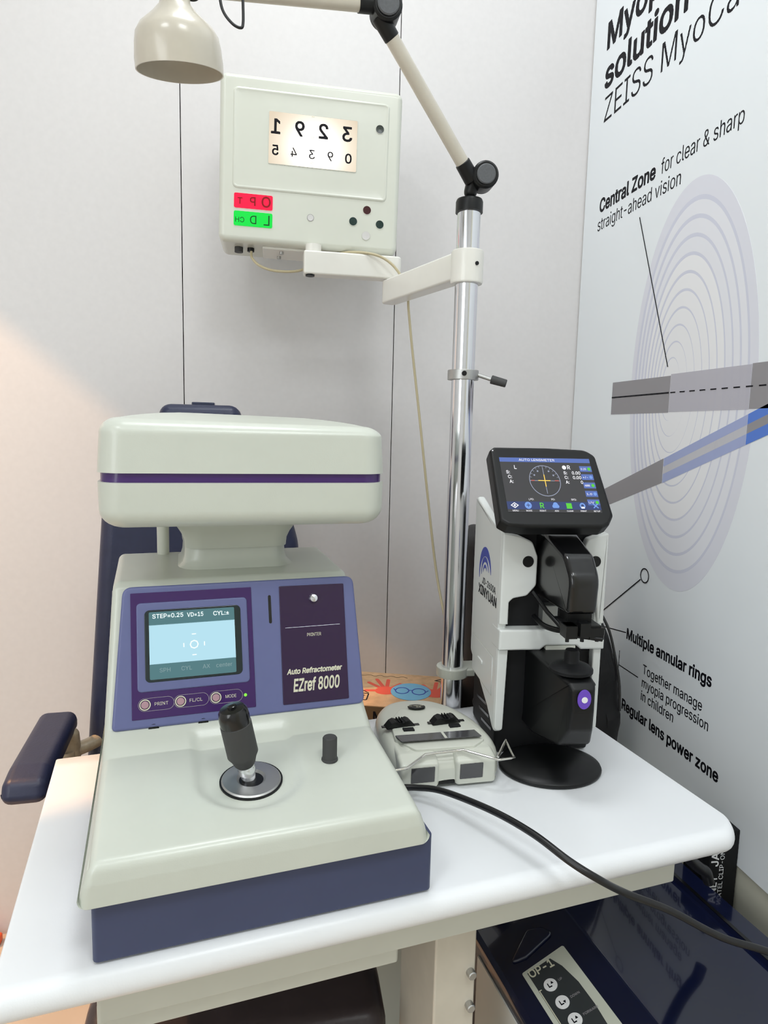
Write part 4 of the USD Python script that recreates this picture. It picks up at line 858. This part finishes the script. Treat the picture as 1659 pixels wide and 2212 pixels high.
UN.part('rail', loft([[tuple(R0[:2]+CA[:2]*t+np.array([0.993, 0.119])*d)+(z,) for d, z in ((0.220, 0.5075), (0.226, 0.5075), (0.226, 0.5095), (0.220, 0.5095))] for t in ts]), 'black_gloss', smooth=False)
PD = Thing('rear_cabinet', 'low cream cabinet behind the table under the craft box', 'cabinet', o=(0.47, 1.38, 0))
PD.part('cabinet_body', rbox(0.180, 0.792, 1.185, 1.60, 0.0, 0.500, 0.004), 'cream_enamel')

# ================================================================== boxes, bag, cables
KB = Thing('craft_box', 'brown kraft box printed with red hands and glasses behind the pole', 'box', at=(0.252, 1.290, 0.500), rz=-17.4)
KW, KD, KH = 0.145, 0.088, 0.2195
KB.part('carton', rbox(-KW, KW, -KD, KD, 0.0, KH, 0.0012), 'kraft_card')
kf = Plane((0, -KD, 0), (1, 0, 0), (0, 0, 1)); kt = Plane((0, 0, KH), (1, 0, 0), (0, 1, 0))
KB.part('sleeve_front', kf(sbox(-KW+0.002, 0.001, KW-0.04, KH-0.002), 0.0004), 'brown_sleeve', smooth=False)
KB.part('lettering', kf(fit(text_shape('MADE', 0.018, bold=True), -0.012, 0.055, KH-0.030), 0.0003, 0.0005), 'ink_black', smooth=False)
def hand(cx, cy, s, rot):
    g = [affinity.scale(disc(0, 0, 1), 0.026, 0.020)]
    for a, L, w in ((150, 0.050, 0.009), (115, 0.058, 0.009), (90, 0.062, 0.009), (65, 0.056, 0.009), (15, 0.045, 0.010)):
        a = math.radians(a); g.append(LineString([(0.012*math.cos(a), 0.012*math.sin(a)), (L*math.cos(a), L*math.sin(a))]).buffer(w/2))
    return affinity.translate(affinity.rotate(affinity.scale(shapely.union_all(g), s, 1, origin=(0, 0)), rot, origin=(0, 0)), cx, cy)
KB.part('printed_hand', kt(hand(0.004, -0.010, -0.9, 25), 0.0003), 'ink_red', smooth=False)
KB.part('printed_hand', kt(hand(0.101, -0.008, 0.9, -25), 0.0003), 'ink_red', smooth=False)
KB.part('printed_oval', kt(affinity.translate(affinity.scale(disc(0, 0, 1, 16), 0.041, 0.044), 0.054, -0.008), 0.0003, 0.0004), 'ink_lightblue', smooth=False)
gl = [affinity.translate(affinity.scale(ring(0, 0, 0.85, 1.0), 0.0145, 0.017), x, -0.006) for x in (0.036, 0.070)]+[seg([(0.0495, -0.002), (0.0565, -0.002)], 0.002), seg([(0.0215, -0.006), (0.018, 0.002)], 0.002), seg([(0.0845, -0.006), (0.089, 0.002)], 0.002)]
KB.part('printed_glasses', kt(shapely.union_all(gl), 0.0003, 0.0008), 'logo_blue', smooth=False)
tag = rrect(-0.095, -0.028, -0.065, -0.030, 0.004)
KB.part('printed_tag', kt(shapely.union_all([tag.difference(tag.buffer(-0.0025)), fit(text_shape('MADE', 0.014, bold=True), -0.082, -0.036, -0.054), seg([(-0.09, -0.072), (-0.05, -0.076)], 0.003), seg([(-0.09, -0.081), (-0.055, -0.082)], 0.002), LineString(spline([(-0.08, -0.025), (-0.05, -0.014), (-0.03, -0.028)])).buffer(0.001)]), 0.0003), 'ink_black', smooth=False)
KB.part('printed_mark', kt(shapely.union_all([LineString(spline([(0.100, 0.062), (0.118, 0.072), (0.135, 0.064), (0.118, 0.056), (0.102, 0.061)])).buffer(0.0014), fit(text_shape('R', 0.016, bold=True), 0.112, None, 0.045)]), 0.0003), 'ink_black', smooth=False)
KB.part('printed_line', kt(LineString(spline([(x, 0.068+0.003*math.sin(x*260)) for x in np.linspace(-0.10, 0.04, 24)], 4)).buffer(0.0009), 0.0003), 'brown_sleeve', smooth=False)

bag_o = fillet([(0.425, 0.502), (0.412, 0.85), (0.408, 1.03), (0.440, 1.055), (0.52, 1.045), (0.62, 0.975), (0.685, 0.900), (0.722, 0.83), (0.750, 0.745), (0.760, 0.66), (0.758, 0.56), (0.745, 0.502)], 0.03, 5)
bag = slab(refine(bag_o, 0.02), 0.085, 0.05, 'y', 1.30, 3, 7)
bvv = np.array(bag.vertices); nz = meshkit.fbm(bvv*14, 3, 3)-0.5
bvv[:, 1] += nz*0.03*(bvv[:, 1] < 1.30); bvv[:, 0] = np.minimum(bvv[:, 0], 0.788); bvv[:, 2] = np.maximum(bvv[:, 2], 0.5005)
BG = Thing('backpack', 'black cloth backpack leaning against the right wall behind the lensmeter', 'bag', o=(0.6, 1.3, 0.5))
BG.part('bag_body', trimesh.Trimesh(bvv, bag.faces, process=False), 'black_cloth', smooth=60)
BG.part('piping', tube(spline([(0.680, 1.235, 0.900), (0.707, 1.228, 0.850), (0.726, 1.228, 0.79), (0.740, 1.228, 0.73), (0.746, 1.230, 0.67)]), 0.0028), 'rubber_grey')
BG.part('strap', tube(spline([(0.425, 1.225, 1.02), (0.418, 1.215, 0.93), (0.424, 1.21, 0.84), (0.44, 1.215, 0.74), (0.46, 1.23, 0.66)]), 0.010), 'black_matte')

BC = Thing('black_carton', 'black printed carton standing between the console and the right wall', 'carton', at=(0.771, 0.955, 0.0), rz=-2.0)
BC.part('carton', rbox(-0.0255, 0.026, -0.035, 0.035, 0.0, 0.592, 0.0012), 'black_matte')
bf = Plane((-0.0155, -0.035, 0), (0, 0, 1), (-1, 0, 0))
BC.part('lettering', bf(fit(text_shape('HONEY', 0.0130, bold=True), 0.452, 0.512, -0.006), 0.0003), 'ink_white', smooth=False)
BC.part('lettering', bf(fit(text_shape('JA', 0.0130, bold=True), 0.529, 0.555, -0.006), 0.0003), 'ink_white', smooth=False)
BC.part('lettering', bf(fit(text_shape('MATEL CLIP-ON', 0.0078), 0.462, 0.557, -0.0165), 0.0003), 'ink_white', smooth=False)
solo('hose_end', tube(spline([(0.585, 0.80, 0.672), (0.61, 0.815, 0.645), (0.635, 0.825, 0.618), (0.655, 0.83, 0.600), (0.668, 0.833, 0.590), (0.676, 0.835, 0.572)]), 0.0085, 14), 'black_rubber', 'short thick black hose hanging under the right end of the table', 'hose')

solo('power_cable', tube(spline([(0.1600, 0.843, 0.766), (0.178, 0.836, 0.765), (0.208, 0.826, 0.768), (0.238, 0.800, 0.775), (0.280, 0.733, 0.785), (0.310, 0.676, 0.788), (0.336, 0.633, 0.780), (0.362, 0.616, 0.768), (0.405, 0.628, 0.737), (0.458, 0.622, 0.714), (0.521, 0.615, 0.679), (0.580, 0.610, 0.657), (0.66, 0.605, 0.62), (0.74, 0.60, 0.56)], 10), 0.0042, 14), 'black_rubber', 'thick black power cable crossing the table and hanging over its front edge', 'cable')
solo('lensmeter_cord', tube(spline([(0.445, 1.104, 0.772), (0.415, 1.102, 0.781), (0.388, 1.101, 0.777), (0.379, 1.099, 0.763), (0.392, 1.098, 0.7545), (0.42, 1.0985, 0.754)]), 0.0032, 12), 'black_rubber', 'black cord looping behind the lensmeter at the foot of the pole', 'cord')
